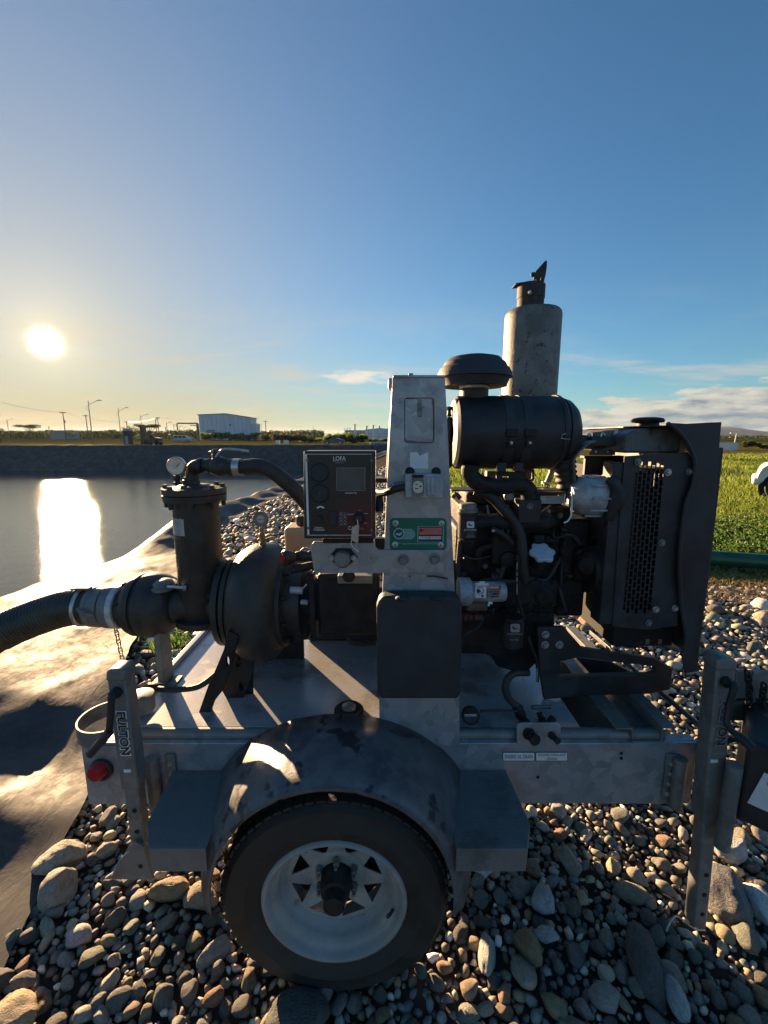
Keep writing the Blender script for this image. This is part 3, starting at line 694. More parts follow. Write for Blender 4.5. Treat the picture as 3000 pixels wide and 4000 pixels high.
# warehouse
Y = 198; t = thing('warehouse', 'pale blue grey warehouse with a shallow gabled roof beyond the pond', 'warehouse', (PX(492, Y), Y, 0))
xa, xb, xc2 = PX(432, Y), PX(543, Y), PX(552, Y); xr = PX(490, Y); ze = HZ(897, Y); zr = HZ(892.5, Y); zb = HZ(903, Y)
MB().prism([(xa, Y, 0), (xb, Y, 0), (xb, Y, zb), (xr, Y, zr-.3), (xa, Y, ze)], (0, 9, 0)).build('wall', wall_w, t, smooth=False)
MB().prism([(xa-.5, Y-.5, ze), (xr, Y-.5, zr-.3), (xb+.5, Y-.5, zb), (xb+.5, Y-.5, zb+.35), (xr, Y-.5, zr), (xa-.5, Y-.5, ze+.35)], (0, 10, 0)).build('roof', roofm, t, smooth=False)
MB().box((xb, Y+1, 0), (xc2, Y+8, HZ(915, Y))).build('lean_to', wall_w, t, smooth=False)
MB().box((xr+1.4, Y-.06, 6.3), (xr+2.1, Y, 7.0)).build('vent', lampm, t, smooth=False)
MB().box((xa+3, Y-.08, 0), (xa+7, Y, 4.5)).build('door', roofm, t, smooth=False)
for k in range(1, 12):
    x = xa + (xb-xa)*k/12; MB().box((x-.04, Y-.05, 0), (x+.04, Y, min(ze, zb)-.1)).build('panel_seam', roofm, t, smooth=False)
# hanging pipe arm
Y = 150; t = thing('pipe_gantry', 'tall post with a long pipe arm bent down at its end, left of the warehouse', 'pipe gantry', (PX(429, Y), Y, 0))
x0 = PX(428.5, Y); z0 = HZ(914.5, Y)
MB().cyl((x0, Y, -.1), (x0, Y, z0), .42, n=12).build('post', lampm, t)
MB().tube([(x0, Y, z0), (PX(400, Y), Y, z0), (PX(386, Y), Y, z0), (PX(384.5, Y), Y, z0-.8), (PX(385, Y), Y, HZ(930, Y))], .22, n=8, seg=5).build('pipe', rust, t)
MB().tube([(PX(412, Y), Y, z0-.6), (PX(424, Y), Y, z0-.8), (x0, Y, z0-2)], .15, n=6, seg=4).build('brace', lampm, t)

# vegetation
def clump(name, px0, px1, pyt, Y, dep, n, leaf, lab, m, cat='bush', trunk=0, zb=0.0, group=None, up=.0, umbrella=False):
    xa, xb = PX(px0, Y), PX(px1, Y); ht = HZ(pyt, Y); cx_ = (xa+xb)/2
    t = thing(name, lab, cat, (cx_, Y, 0), group); T = []
    nb = max(5, int(abs(xb-xa)/max(.6, ht*.33)*2)); blobs = []
    for k in range(nb):
        bx = xa + (xb-xa)*(k+.5+random.uniform(-.6, .6))/nb; r = ht*random.uniform(.22, .40)
        if umbrella: bz = ht*random.uniform(.80, .93); r3 = (abs(xb-xa)*.2, dep*.4, ht*.09)
        else: bz = zb + (ht-zb)*random.uniform(.25, .78); r3 = (r*1.3, min(dep, r*1.6), min(r, ht-bz+.05*ht))
        bx = min(max(bx, xa+r3[0]*.5), xb-r3[0]*.5); blobs.append((bx, Y+random.uniform(-.3, .3)*dep, bz, r3, random.uniform(-.25, .25)))
    tn = []
    for k in range(n):
        bx, by, bz, r3, tt = blobs[k % len(blobs)]
        d = rng.normal(0, 1, 3); d /= np.linalg.norm(d); d *= rng.uniform(.45, 1.08)
        c = np.array([bx+d[0]*r3[0], by+d[1]*r3[1], bz+d[2]*r3[2]])
        if c[2] < .03: c[2] = rng.uniform(.05, .5)
        e = rng.normal(0, 1, (3, 3))*leaf; T.append(c+e); tn.append(.45+tt+rng.uniform(-.3, .3)+.2*d[2])
    tri_mesh('crown' if cat == 'tree' else 'foliage', T, np.clip(tn, 0, 1), m, t)
    if trunk:
        b = MB()
        zt = ht*(.82 if umbrella else .5)
        b.tube([(cx_, Y, -.1), (cx_+.1*ht*.2, Y, zt*.4), (cx_, Y, zt)], trunk, n=7, rf=lambda q: trunk*(1-.6*q))
        for q in (-.8, -.4, .35, .8): b.tube([(cx_, Y, zt*.4), (cx_+q*(xb-xa)*.22, Y, zt*.8), (cx_+q*(xb-xa)*.42, Y, zt*1.08)], trunk*.45, n=5, seg=3, rf=lambda s: trunk*(.5-.35*s))
        b.build('trunk', bark_m, t)
    return t
clump('acacia_tree', 42, 88, 917, 260, 8, 2600, .16, 'wide flat topped tree on the far left skyline', leaf_m, 'tree', .5, umbrella=True)
clump('acacia_tree', 302, 347, 916, 170, 7, 2600, .13, 'wide flat topped tree behind the forklift', leaf_m, 'tree', .35, umbrella=True)
clump('acacia_tree', 233, 252, 928, 260, 5, 900, .14, 'small flat topped tree left of the dark cabin', leaf_m, 'tree', .3, umbrella=True)
clump('bush', 150, 160, 924, 230, 3, 700, .16, 'small rounded bush beside the low roof on the left skyline', leaf_m, zb=.5)
clump('tree', 268, 300, 921, 190, 5, 2200, .16, 'dark bushy tree behind the cabin and forklift', leaf_m, 'tree', .3)
clump('tree', -8, 8, 924, 260, 3, 700, .2, 'dark tree cut by the left edge', leaf_m, 'tree', .3)
clump('bush', 434, 492, 934, 182, 6, 5200, .20, 'tall scrub in front of the left half of the warehouse', leaf_b, zb=.2)
clump('bush', 488, 566, 935, 178, 6, 6000, .20, 'tall scrub in front of the right half of the warehouse', leaf_b, zb=.2)
clump('bush', 562, 600, 937, 130, 3, 2400, .16, 'sparse vines over the fence right of the warehouse', leaf_d, zb=.3)
clump('hedge', 588, 662, 938, 120, 3, 6000, .14, 'dark overgrown hedge behind the two white boxes', leaf_d, zb=.2)
clump('hedge', 655, 712, 947, 118, 3, 3600, .13, 'low yellow green scrub left of the blue car', leaf_b, zb=.1)
clump('bush', 700, 760, 936, 106, 4, 6500, .13, 'bright green bush behind the blue car', leaf_b, zb=.2)
clump('bush', 752, 792, 938, 104, 4, 4600, .13, 'dense green bush below the factory', leaf_b, zb=.2)
clump('bush', 788, 840, 948, 112, 4, 4200, .13, 'low yellow green scrub beside the galvanised mast', leaf_b, zb=.1)
clump('bush', 1604, 1630, 953, 56, 2.0, 3600, .06, 'dark green bush right of the white cabin', leaf_m, zb=.05)
clump('bush', 1626, 1664, 955, 58, 2.0, 3600, .06, 'rounded green bush at the right edge of the field', leaf_b, zb=.05)
clump('bush', 1240, 1300, 951, 150, 4, 2400, .2, 'low scrub seen behind the radiator bracket', leaf_m, zb=.1)
# far tree belt: one mass
T, tn = [], []
for k in range(26000):
    px = rng.uniform(-30, 700); Y = rng.uniform(262, 300); X = PX(px, Y)
    top_ = 4.6 + 1.5*noise.noise(V((X*.03, 0, 0))) + .9*noise.noise(V((X*.12, 0, 0))); z = top_*rng.uniform(0, 1)**.6
    T.append(np.array([X, Y, z]) + rng.normal(0, .42, (3, 3))); tn.append(rng.uniform(0, .8))
tri_mesh('tree_belt', T, tn, leaf_m, kind='stuff', label='far belt of dark trees along the left skyline')
T, tn = [], []
for k in range(9000):
    px = rng.uniform(1230, 1700); Y = rng.uniform(330, 420); X = PX(px, Y); z = (1.7+.8*noise.noise(V((X*.05, 0, 0))))*rng.uniform(0, 1)
    T.append(np.array([X, Y, z]) + rng.normal(0, .5, (3, 3))); tn.append(rng.uniform(0, .8))
tri_mesh('scrub_belt', T, tn, leaf_m, kind='stuff', label='far belt of low scrub below the hills')

# low building on the left skyline
Y = 235; t = thing('shed', 'long low flat roofed shed on the left skyline', 'shed', (PX(126, Y), Y, 0))
MB().box((PX(109, Y), Y, 0), (PX(144, Y), Y+10, HZ(930.5, Y))).build('wall', conc, t, smooth=False); MB().box((PX(108.5, Y), Y-.4, HZ(930.5, Y)), (PX(144.5, Y), Y+10, HZ(929.5, Y))).build('roof', roofm, t, smooth=False)
# factory
Y = 262; t = thing('factory', 'long low factory with orange wall panels and a pale end hall', 'factory', (PX(790, Y), Y, 0))
MB().box((PX(746, Y), Y, 0), (PX(790, Y), Y+18, HZ(929, Y))).build('wall', wall_w, t, smooth=False)
MB().prism([(PX(788, Y), Y-2, 0), (PX(843, Y), Y-2, 0), (PX(843, Y), Y-2, HZ(927, Y)), (PX(822, Y), Y-2, HZ(924.5, Y)), (PX(788, Y), Y-2, HZ(928, Y))], (0, 20, 0)).build('hall', wall_w, t, smooth=False)
for k in range(7):
    x = 747 + k*6.2; MB().box((PX(x, Y), Y-.15, 1.5), (PX(x+3.6, Y), Y-.02, HZ(929.8, Y))).build('wall_panel', orangew, t, smooth=False)
for px, py, lab in [(767, 918, 'thick pale stack at the left of the factory stacks'), (792.5, 921.5, 'second pale stack from the galvanised mast'), (806.5, 920, 'tallest thin pale stack right of the factory'), (820, 921.5, 'pale stack nearest the galvanised mast')]:
    Y = 215; X = PX(px, Y); t = thing('stack', lab, 'stack', (X, Y, 0), 'pale stacks in front of the factory'); zt = HZ(py, Y)
    MB().cyl((X, Y, -.1), (X, Y, zt), .38, .34, n=10).build('pipe', wall_w, t); MB().cyl((X, Y, zt), (X, Y, zt+.35), .46, n=10).build('cap', roofm, t)
# chain link fence posts in front of the hedges
fn = thing('wire_fence', 'thin wire fence on slim posts in front of the hedges', 'fence', (PX(700, 128), 128, 0))
for k in range(16):
    X = PX(566, 128) + k*(PX(838, 128)-PX(566, 128))/15; MB().cyl((X, 128, -.1), (X, 128, 2.5), .06, n=6).build('post', lampm, fn)
for z in (.8, 1.6, 2.4): MB().cyl((PX(566, 128), 128, z), (PX(838, 128), 128, z), .03, n=4).build('rail', lampm, fn)
for px0, px1, lab in ((594, 603, 'left of two small white boxes at the foot of the hedge'), (612, 622, 'right of two small white boxes at the foot of the hedge')):
    Y = 92; a, b = PX(px0, Y), PX(px1, Y); tag(MB().box((a, Y, 0), (b, Y+.6, .78)).box((a-.04, Y-.04, .78), (b+.04, Y+.64, .84)).build('utility_box', wh_box, smooth=False), lab, 'box', 'white boxes by the hedge')
# debris heap right
Y = 90; o = MB(); 
for k in range(7): o.ball((PX(805+k*5, Y), Y+random.uniform(-.3, .3), .2), random.uniform(.35, .6), 2, (1.2, 1, .7))
tag(o.build('rubble_heap', conc), 'heap of pale rubble at the foot of the scrub by the mast', 'rubble')

# vehicles
def car(name, lab, cat, X, Y, L, body, paint, glass, win, wheels, wid=1.75, rz=0, wr=.32, face=-1):
    t = thing(name, lab, cat, (X, Y, 0)); q = lambda x, z: V((X + face*(-(x-.5))*L, Y, z)); rot = []
    def add(b, nm, m, bev=0, sm=True): o = b.build(nm, m, t, bev, smooth=sm); rot.append(o); return o
    add(MB().prism([q(*p) for p in body], (0, wid, 0)), 'body', paint, .06)
    for w_ in win:
        add(MB().prism([q(*p) - V((0, .012, 0)) for p in w_], (0, .02, 0)), 'window', glass, 0, False)
    for cx_ in wheels:
        for dy in (-.02, wid-.2):
            c = q(cx_, wr) + V((0, dy, 0)); o = add(MB().lathe(c, (0, 1, 0), [(0, wr*.72), (.02, wr*.97), (.1, wr), (.2, wr*.97), (.22, wr*.72)], 24), 'wheel', tyre_m)
            h = MB().lathe(c - V((0, .012, 0)), (0, 1, 0), [(0, wr*.25), (.01, wr*.62), (.05, wr*.64)], 20).build('hub_cap', steel, o)
    return t
paint_b = M('blue_car_paint', (.05, .07, .15), rough=.25, metal=.3); paint_w = M('white_car_paint', (.72, .72, .70), rough=.22); paint_v = M('pale_van_paint', (.40, .47, .46), rough=.35)
car('parked_car', 'blue saloon car parked in front of the green bush', 'car', PX(720, 90), 90, 4.4,
    [(0, .35), (1, .35), (1, .72), (.90, .88), (.72, .96), (.58, 1.36), (.34, 1.40), (.15, 1.02), (.03, .98), (0, .8)], paint_b, glass_d,
    [[(.22, 1.0), (.46, 1.0), (.46, 1.32), (.35, 1.32)], [(.48, 1.0), (.68, .98), (.57, 1.30), (.48, 1.32)]], (.19, .80), face=1)
car('parked_van', 'pale van parked beyond the pond between the forklift and the warehouse', 'van', PX(391, 128), 128, 4.9,
    [(0, .4), (1, .4), (1, .9), (.88, 1.15), (.70, 1.95), (.04, 2.0), (0, 1.8)], paint_v, glass_d,
    [[(.06, 1.2), (.3, 1.2), (.3, 1.75), (.08, 1.75)], [(.33, 1.2), (.56, 1.2), (.56, 1.75), (.33, 1.75)], [(.59, 1.2), (.82, 1.2), (.70, 1.75), (.59, 1.75)]], (.2, .8), wid=1.9, wr=.34)
bpy.data.objects['parked_van'].rotation_euler = (0, 0, 0)
# white pickup at the right edge, facing left
pk = thing('pickup_truck', 'white pickup truck cut by the right edge, nose to the left', 'pickup truck', (W(1634, 1040, 11.6).x, 11.6, 0)); X0, Y0 = W(1634, 1040, 11.6).x, 11.6
pk.rotation_euler = (0, 0, R(-40))
hz = lambda x, z: V((X0+x, Y0, z)); wc = X0+.62+.32
body = [(0.03, .52), (.0, .60), (.02, .74), (.08, .88), (.16, .95), (1.35, 1.12), (2.0, 1.75), (3.6, 1.78), (3.9, 1.22), (5.2, 1.22), (5.25, .6), (4.6, .55), (4.5, .8), (4.25, .95), (4.0, .8), (3.9, .5), (1.0, .5)] + [(.54+.44*cos(a), .34+.48*sin(a)) for a in [R(q) for q in range(10, 165, 17)]] + [(.10, .50)]
MB().prism([hz(a, b) for a, b in body], (0, 1.85, 0)).build('body', paint_w, pk, .05)
MB().box(hz(-.10, .42), hz(.10, .62)+V((0, 1.85, 0))).build('bumper', paint_w, pk, .06)
MB().prism([hz(1.5, 1.22)-V((0, .015, 0)), hz(2.55, 1.22)-V((0, .015, 0)), hz(2.55, 1.68)-V((0, .015, 0)), hz(2.02, 1.68)-V((0, .015, 0))], (0, .02, 0)).build('window', glass_d, pk)
MB().prism([hz(2.62, 1.22)-V((0, .015, 0)), hz(3.6, 1.22)-V((0, .015, 0)), hz(3.5, 1.68)-V((0, .015, 0)), hz(2.62, 1.68)-V((0, .015, 0))], (0, .02, 0)).build('window', glass_d, pk)
MB().prism([hz(.05, .74)-V((0, .02, 0)), hz(.20, .84)-V((0, .02, 0)), hz(.24, .93)-V((0, .02, 0)), hz(.10, .88)-V((0, .02, 0))], (0, .03, 0)).build('headlight', steel, pk)
MB().lathe(hz(.54, .36)+V((0, .10, 0)), (0, 1, 0), [(0, .49), (1.6, .49)], 30, cap=True).build('wheel_arch', void, pk)
for xx in (.54, 4.25):
    for dy in (0, 1.6):
        c = hz(xx, .36)+V((0, dy, 0)); wl = MB().lathe(c, (0, 1, 0), [(.02, .235), (.0, .25), (.01, .34), (.05, .36), (.2, .36), (.25, .34)], 36).build('wheel', tyre_m, pk)
        MB().lathe(c, (0, 1, 0), [(.03, .03), (.06, .10), (.09, .2), (.0, .235), (.02, .245)], 30, cap=False).build('rim', M('rim_dark', (.12, .12, .12), rough=.4, metal=.4), wl)
        if dy == 0:
            for k in range(7):
                a = k*2*pi/7+.2; d = V((cos(a), 0, sin(a))); n_ = V((-sin(a), 0, cos(a)))
                MB().prism([c+d*.03+n_*.02-V((0, .005, 0)), c+d*.235+n_*.035-V((0, .005, 0)), c+d*.235-n_*.005-V((0, .005, 0)), c+d*.03-n_*.02-V((0, .005, 0))], (0, .03, 0)).build('spoke', steel, wl)
# forklift
Y = 85; X = PX(303, Y); fk = thing('forklift', 'dark rough terrain forklift with its mast raised, standing beyond the pond', 'forklift', (X+1.8, Y, 0)); fm = M('faded_machine_paint', (.10, .075, .05), (.14, .10, .06), 2, .6)
MB().box((X, Y, .1), (X+.18, Y+1.2, 3.75)).box((X+.45, Y, .1), (X+.6, Y+1.2, 3.5)).build('mast', fm, fk); MB().box((X-.1, Y, 3.5), (X+.75, Y+1.2, 3.75)).build('mast_head', fm, fk)
MB().box((X-1.0, Y+.1, .1), (X+.1, Y+.22, .2)).box((X-1.0, Y+.9, .1), (X+.1, Y+1.02, .2)).build('fork', fm, fk)
MB().prism([(X+.8, Y, .45), (X+3.6, Y, .45), (X+3.65, Y, 1.3), (X+2.6, Y, 1.5), (X+.9, Y, 1.0)], (0, 1.4, 0)).build('chassis', fm, fk, .05)
c_ = MB()
for dx, dy in ((.95, 0), (2.35, 0), (.95, 1.3), (2.35, 1.3)): c_.cyl((X+dx, Y+dy, .9), (X+dx+.1, Y+dy, 2.45), .06, n=6)
c_.box((X+.85, Y-.05, 2.4), (X+2.5, Y+1.4, 2.5)).build('cab_frame', fm, fk); MB().box((X+1.5, Y+.4, 1.2), (X+2.1, Y+1, 1.9)).build('seat', plas, fk, .05)
for dx, r_ in ((1.1, .55), (3.1, .45)):
    for dy in (-.2, 1.25): MB().lathe((X+dx, Y+dy, r_), (0, 1, 0), [(0, r_*.5), (.03, r_), (.32, r_), (.35, r_*.5)], 22).build('wheel', tyre_m, fk)
# dark cabin
Y = 86; xa, xb = PX(266, Y), PX(279, Y); cb = thing('portable_cabin', 'narrow dark cabin standing left of the forklift', 'cabin', (xa, Y, 0))
MB().box((xa, Y, 0), (xb, Y+1.2, HZ(931, Y))).build('wall', M('dark_cabin', (.05, .05, .055), rough=.6), cb, .03); MB().prism([(xa-.1, Y-.1, HZ(931, Y)), (xb+.1, Y-.1, HZ(931, Y)), (xb-.3, Y-.1, HZ(926, Y)), (xa+.3, Y-.1, HZ(926, Y))], (0, 1.4, 0)).build('roof', roofm, cb); MB().box((xa+.3, Y-.03, .1), (xb-.3, Y, 1.7)).build('door', roofm, cb)
# white cabin and mast, right field
Y = 54; xa, xm, xb = PX(1563.5, Y), PX(1578, Y), PX(1600, Y); t = thing('white_cabin', 'small white boxy cabin at the far side of the field, right', 'cabin', (xm, Y, 0))
zt = HZ(956.5, Y); MB().prism([(xa, Y+1.0, -.02), (xm, Y, -.02), (xb, Y+.2, -.02), (xb, Y+1.6, -.02), (xa, Y+2.0, -.02)], (0, 0, zt)).build('wall', wh_box, t, smooth=False)
MB().prism([(xa-.04, Y+.97, zt), (xm, Y-.05, zt), (xb+.04, Y+.15, zt), (xb+.04, Y+1.65, zt), (xa-.04, Y+2.05, zt)], (0, 0, .05)).build('roof', roofm, t, smooth=False)
for x in (xa+.3, xm, xb-.2): MB().cyl((x, Y+.9, -.1), (x, Y+.9, .05), .12, n=8).build('foot', lampm, t)
Y = 60; X = PX(1588, Y); t = thing('light_mast', 'slim white lamp mast standing behind the white cabin', 'street lamp', (X, Y, 0)); z1 = HZ(936, Y)
MB().cyl((X, Y, -.1), (X+.15, Y, z1), .07, .05, n=8).build('pole', wh_box, t); MB().box((X-.7, Y-.1, z1), (X+.2, Y+.1, z1+.06)).build('lamp_head', wh_box, t)
Y = 300; X = PX(1258, Y); t = thing('flag_pole', 'far flag on a thin pole seen above the radiator hose', 'flag', (X, Y, 0)); MB().cyl((X, Y, -.1), (X, Y, HZ(931, Y)), .08, n=6).build('pole', wh_box, t)
MB().prism([(X, Y, HZ(935, Y)), (X+2.6, Y, HZ(931, Y)), (X+2.6, Y, HZ(935.5, Y))], (0, .05, 0)).build('flag', redp, t)
# green pipe
gp = M('green_hose_pvc', (.010, .075, .040), (.016, .095, .055), 8, .28, .42, bump=.05)
o = MB().tube([(2.6, 6.05, .10), (3.6, 5.85, .10), (4.6, 5.55, .10), (5.6, 5.25, .10), (7, 5.0, .10), (10, 4.8, .10)], .105, n=18, seg=6).build('green_pipe', gp)
tag(o, 'thick dark green hose lying across the ground at the right, before the grass', 'hose')
# ================================================================ the pump trailer
TR = thing('pump_trailer', 'galvanised single axle trailer carrying a black diesel engine and a water pump', 'pump trailer', (-.15, 1.7, 0))
def holed(c, outer, holes, Y, vec, name, m, parent, bev=0, fn=None, label=None):
    """plate with real openings; outer/holes are crop points"""
    b = bmesh.new(); f = fn or (lambda x, y: c(x, y, Y))
    for loop in [outer] + list(holes):
        vs = [b.verts.new(f(*q)) for q in loop]
        for i in range(len(vs)): b.edges.new((vs[i], vs[(i+1) % len(vs)]))
    bmesh.ops.triangle_fill(b, use_beauty=True, use_dissolve=False, edges=b.edges[:])
    r = bmesh.ops.extrude_face_region(b, geom=b.faces[:]); bmesh.ops.translate(b, vec=V(vec), verts=[q for q in r['geom'] if isinstance(q, bmesh.types.BMVert)])
    q = MB(); q.b.free(); q.b = b; return q.build(name, m, parent, bev, label=label)
YF = 1.33
# ---- frame rail, deck
rail = MB(); rail.box((-1.03, YF, .43), (1.09, YF+.012, .672)); rail.box((-1.03, YF+.012, .655), (1.09, YF+.05, .672)); rail.box((-1.03, YF+.012, .43), (1.09, YF+.05, .442))
rail = rail.build('frame_rail', galv, TR, .003)
MB().box((-1.03, 2.16, .43), (1.09, 2.20, .672)).build('frame_rail', galv, TR, .003)
MB().box((-1.045, YF-.008, .435), (-.86, YF-.001, .665)).build('rail_end_plate', galv, TR, .002)
for x0 in (-.76, .98):
    pl = MB().box((x0, YF-.010, .455), (x0+.035, YF-.001, .635)).build('jack_plate', galv_dull, TR, .002)
    for z in (.48, .52, .56, .60): bolt((x0+.017, YF-.010, z), (0, -1, 0), .006, .006, boltm, pl)
for x0 in (-.80, 1.02): MB().cyl((x0, YF-.02, .44), (x0, YF-.02, .63), .022, n=14).build('jack_socket', galv_dull, TR)
deck = MB(); deck.box((-.93, 1.375, .66), (.70, 2.15, .70)); deck = deck.build('deck', galv_deck, TR, .004)
MB().box((-.955, 1.36, .66), (-.93, 2.17, .722)).box((-.93, 2.15, .66), (.99, 2.175, .722)).build('deck_lip', galv_deck, deck, .003)
MB().cyl((-.90, 1.365, .682), (.985, 1.365, .682), .021, n=20).build('deck_edge', galv_dull, deck)
MB().box((.62, 1.375, .45), (1.09, 2.15, .52)).build('tray_floor', iron_dk, TR)
for y in (1.9, 2.05): MB().box((.70, y, .60), (1.09, y+.05, .66)).build('cross_member', galv_dull, TR, .003)
# rear deck dirt tray right of the tower
# hat channel under the radiator, bars
def hat(px0, name='hat_channel'):
    fr = [cG(x, y, 1.335) for x, y in [(675, 905), (785, 905), (788, 990), (966, 990), (975, 897), (1066, 897), (1066, 907), (985, 907), (974, 1000), (778, 1000), (775, 914), (675, 914)]]
    return MB().prism([p+V((px0, 0, 0)) for p in fr], (0, .80, 0)).build(name, galv_dull, TR, .0015)
hat(0)
MB().prism([cG(1195, 855, 1.42), cG(1220, 865, 1.42), cG(1220, 895, 1.42), cG(1190, 890, 1.42)], (-.04, .75, 0)).build('cross_bar', galv_dull, TR, .002)
# ---- drain plate and labels
dp = pplate(cG, rrect(32, 872, 316, 1018, 26), 1.322, .008, 'drain_plate', galv, TR, .0015)
for (x, y, r, h, dx) in ((105, 935, .017, .035, .006), (252, 945, .010, .030, .006)):
    a = cG(x, y, 1.322); f = MB(); f.lathe(a, (.25, -1, .1), [(0, r*1.25), (.008, r*1.25), (.009, r), (h, r*.95), (h+.002, r*1.15), (h+.008, r*1.15)], 16); f.build('drain_fitting', iron_dk, dp)
for s, x0, x1, two in (('ENGINE OIL DRAIN', -60, 147, 0), ('ENGINE COOLANT\nDRAIN', 154, 361, 1)):
    lb = pplate(cG, rrect(x0, 1060, x1, 1117, 6), YF-.003, .002, 'drain_label', dark_p, rail); pplate(cG, rrect(x0+3, 1063, x1-3, 1114, 5), YF-.0038, .001, 'label_face', white, rail)
    if two: tcrop(cG, 'ENGINE COOLANT', x0+16, 1069, x1-14, 1086, YF-.0044, blue_p, rail); tcrop(cG, 'DRAIN', x0+72, 1094, x1-70, 1111, YF-.0044, blue_p, rail)
    else: tcrop(cG, s, x0+14, 1077, x1-14, 1102, YF-.0044, blue_p, rail)
for x, y in ((708, 1065), (708, 1097), (168, 1220)): MB().lathe(cG(x, y, YF), (0, -1, 0), [(0, .006), (.003, .005)], 12).build('rivet', iron_dk, rail)
# red tail lamp
cc = cC(663, 1330, YF-.008); tl = MB().lathe(cc, (0, -1, 0), [(0, .040), (.012, .040), (.018, .034), (.014, .030)], 30).build('tail_lamp', rubber, TR)
MB().lathe(cC(648, 1333, YF-.02), (-.15, -1, 0), [(0, .030), (.022, .029), (.030, .024), (.032, .0)], 30, cap=False).build('red_lens', redp, tl)

# ---- wheel
WC = V((-.15, 1.062, .335)); ax = (0, 1, 0)
wheel = MB(); wheel.lathe(WC, ax, [(.02, .205), (.012, .222), (.003, .230), (-.004, .262), (-.007, .266), (-.004, .270), (-.005, .298), (.004, .318), (.003, .322), (.014, .334), (.026, .343), (.175, .343), (.187, .334), (.20, .318), (.21, .27), (.20, .215), (.18, .205)], 72, cap=False)
wheel = wheel.build('wheel', tyre_m, TR, ang=50)
tb = MB()
for k in range(64):       # tread blocks in four rows
    for j, (t0, t1) in enumerate(((.020, .052), (.058, .095), (.105, .142), (.148, .182))):
        a = 2*pi*(k + (.5 if j % 2 else 0))/64; da = 2*pi/64*.38; r0, r1 = (.338, .3465) if j in (0, 3) else (.340, .350)
        p = lambda r, q, t: WC + V((cos(a+q)*r, t, sin(a+q)*r))
        v = [tb.b.verts.new(x) for x in (p(r0, -da, t0), p(r0, da, t0), p(r0, da, t1), p(r0, -da, t1), p(r1, -da, t0), p(r1, da, t0), p(r1, da, t1), p(r1, -da, t1))]
        for f in ((3,2,1,0),(4,5,6,7),(0,1,5,4),(1,2,6,5),(2,3,7,6),(3,0,4,7)): tb.b.faces.new([v[i] for i in f])
tag(tb.build('tread', tread_m, wheel, smooth=False), kind='stuff')
rim = MB().lathe(WC, ax, [(.012, .221), (.004, .216), (.002, .209), (.008, .203), (.022, .199), (.030, .192), (.036, .182), (.055, .176), (.072, .171), (.082, .160), (.088, .158), (.14, .158)], 72, cap=False).build('rim', rim_m, wheel, ang=60)
hl = []
for k in range(8):
    a = R(22.5+45*k); tri = []
    cen3 = [(.090, 0), (.146, R(17)), (.146, -R(17))]
    pts3 = [V((r*cos(a+q), r*sin(a+q))) for r, q in cen3]
    for i in range(3):
        A, B, C = pts3[i-1], pts3[i], pts3[(i+1) % 3]
        for tt in (.16, .08): tri.append(B.lerp(A, tt))
        tri.append(B.lerp(A, .03).lerp(B.lerp(C, .03), .5))
        for tt in (.08, .16): tri.append(B.lerp(C, tt))
    hl.append([(p.x, p.y) for p in tri])
def disc_pt(x, y):
    r = sqrt(x*x+y*y); d = np.interp(r, [0, .06, .085, .10, .145, .160], [.092, .092, .098, .088, .082, .086]); return WC + V((x, float(d), y))
holed(None, circ(0, 0, .160, 64), hl + [circ(0, 0, .085, 32)[::-1]], 0, (0, .004, 0), 'wheel_disc', rim_m, wheel, .0012, fn=disc_pt)
MB().lathe(WC, ax, [(.098, .086), (.094, .078), (.094, .030)], 40, cap=False).build('disc_centre', rim_m, wheel)
MB().lathe(WC + V((0, .13, 0)), ax, [(0, .15), (.03, .15)], 32).build('brake_drum', void, wheel)
hub = MB().lathe(WC + V((0, .095, 0)), (0, -1, 0), [(0, .051), (.03, .050), (.034, .047), (.060, .044), (.064, .034), (.098, .032), (.102, .026), (.098, .022)], 32).build('hub', iron_dk, wheel)
for k in range(6):
    a = R(90+60*k); c_ = WC + V((.064*cos(a), .092, .064*sin(a)))
    MB().lathe(c_, (0, -1, 0), [(0, .012), (.006, .012), (.0061, .0095), (.022, .0095), (.024, .007)], 6).lathe(c_, (0, -1, 0), [(.02, .0055), (.036, .005)], 8).build('lug_nut', galv_dull, wheel)
MB().tube([WC + V((.176, .03, -.052)), WC + V((.168, .015, -.048)), WC + V((.160, .005, -.043))], .0055, n=8, seg=2).build('valve_stem', rubber, wheel)
MB().cyl((-.15, 1.2, .335), (-.15, 2.1, .335), .03).build('axle', iron_dk, TR)
w2 = MB().lathe((-.15, 2.25, .335), ax, [(0, .2), (-.0, .30), (.03, .345), (.17, .345), (.2, .3), (.2, .2)], 48).build('far_wheel', tyre_m, TR)

# ---- fender
FC = V((-.15, 0, .36))
fr = []
N = 72
for i in range(N+1):
    th = R(-3 + 186*i/N); s_ = max(0, sin(th)); r = .378 + .050*s_**1.4
    if sin(th) < .35: r += .0
    deg = -3 + 186*i/N; bump = .006*exp(-((deg-110)/1.1)**2) + .005*exp(-((deg-79)/1.0)**2)
    c, s = cos(th), sin(th); r += bump
    zz = FC.z + max(r*s, .11 + (r*s-.11)*.0 if r*s < .11 else r*s)
    ri = .428 + .048*c*c + bump; k_ = lambda y: r + (ri-r)*((y-1.03)/.30)**.8
    sec = [(YF-.003, ri), (1.22, k_(1.22)+.003), (1.12, k_(1.12)+.002), (1.075, k_(1.075)-.002), (1.052, k_(1.052)-.006), (1.040, r-.011), (1.036, r-.017), (1.030, r-.018), (1.028, r-.027)]
    fr.append([V((FC.x + rr*c, yy, FC.z + rr*s + (.0 if s > .25 else 0))) for yy, rr in sec])
fm_ = MB(); vv = [[fm_.b.verts.new(p) for p in row] for row in fr]
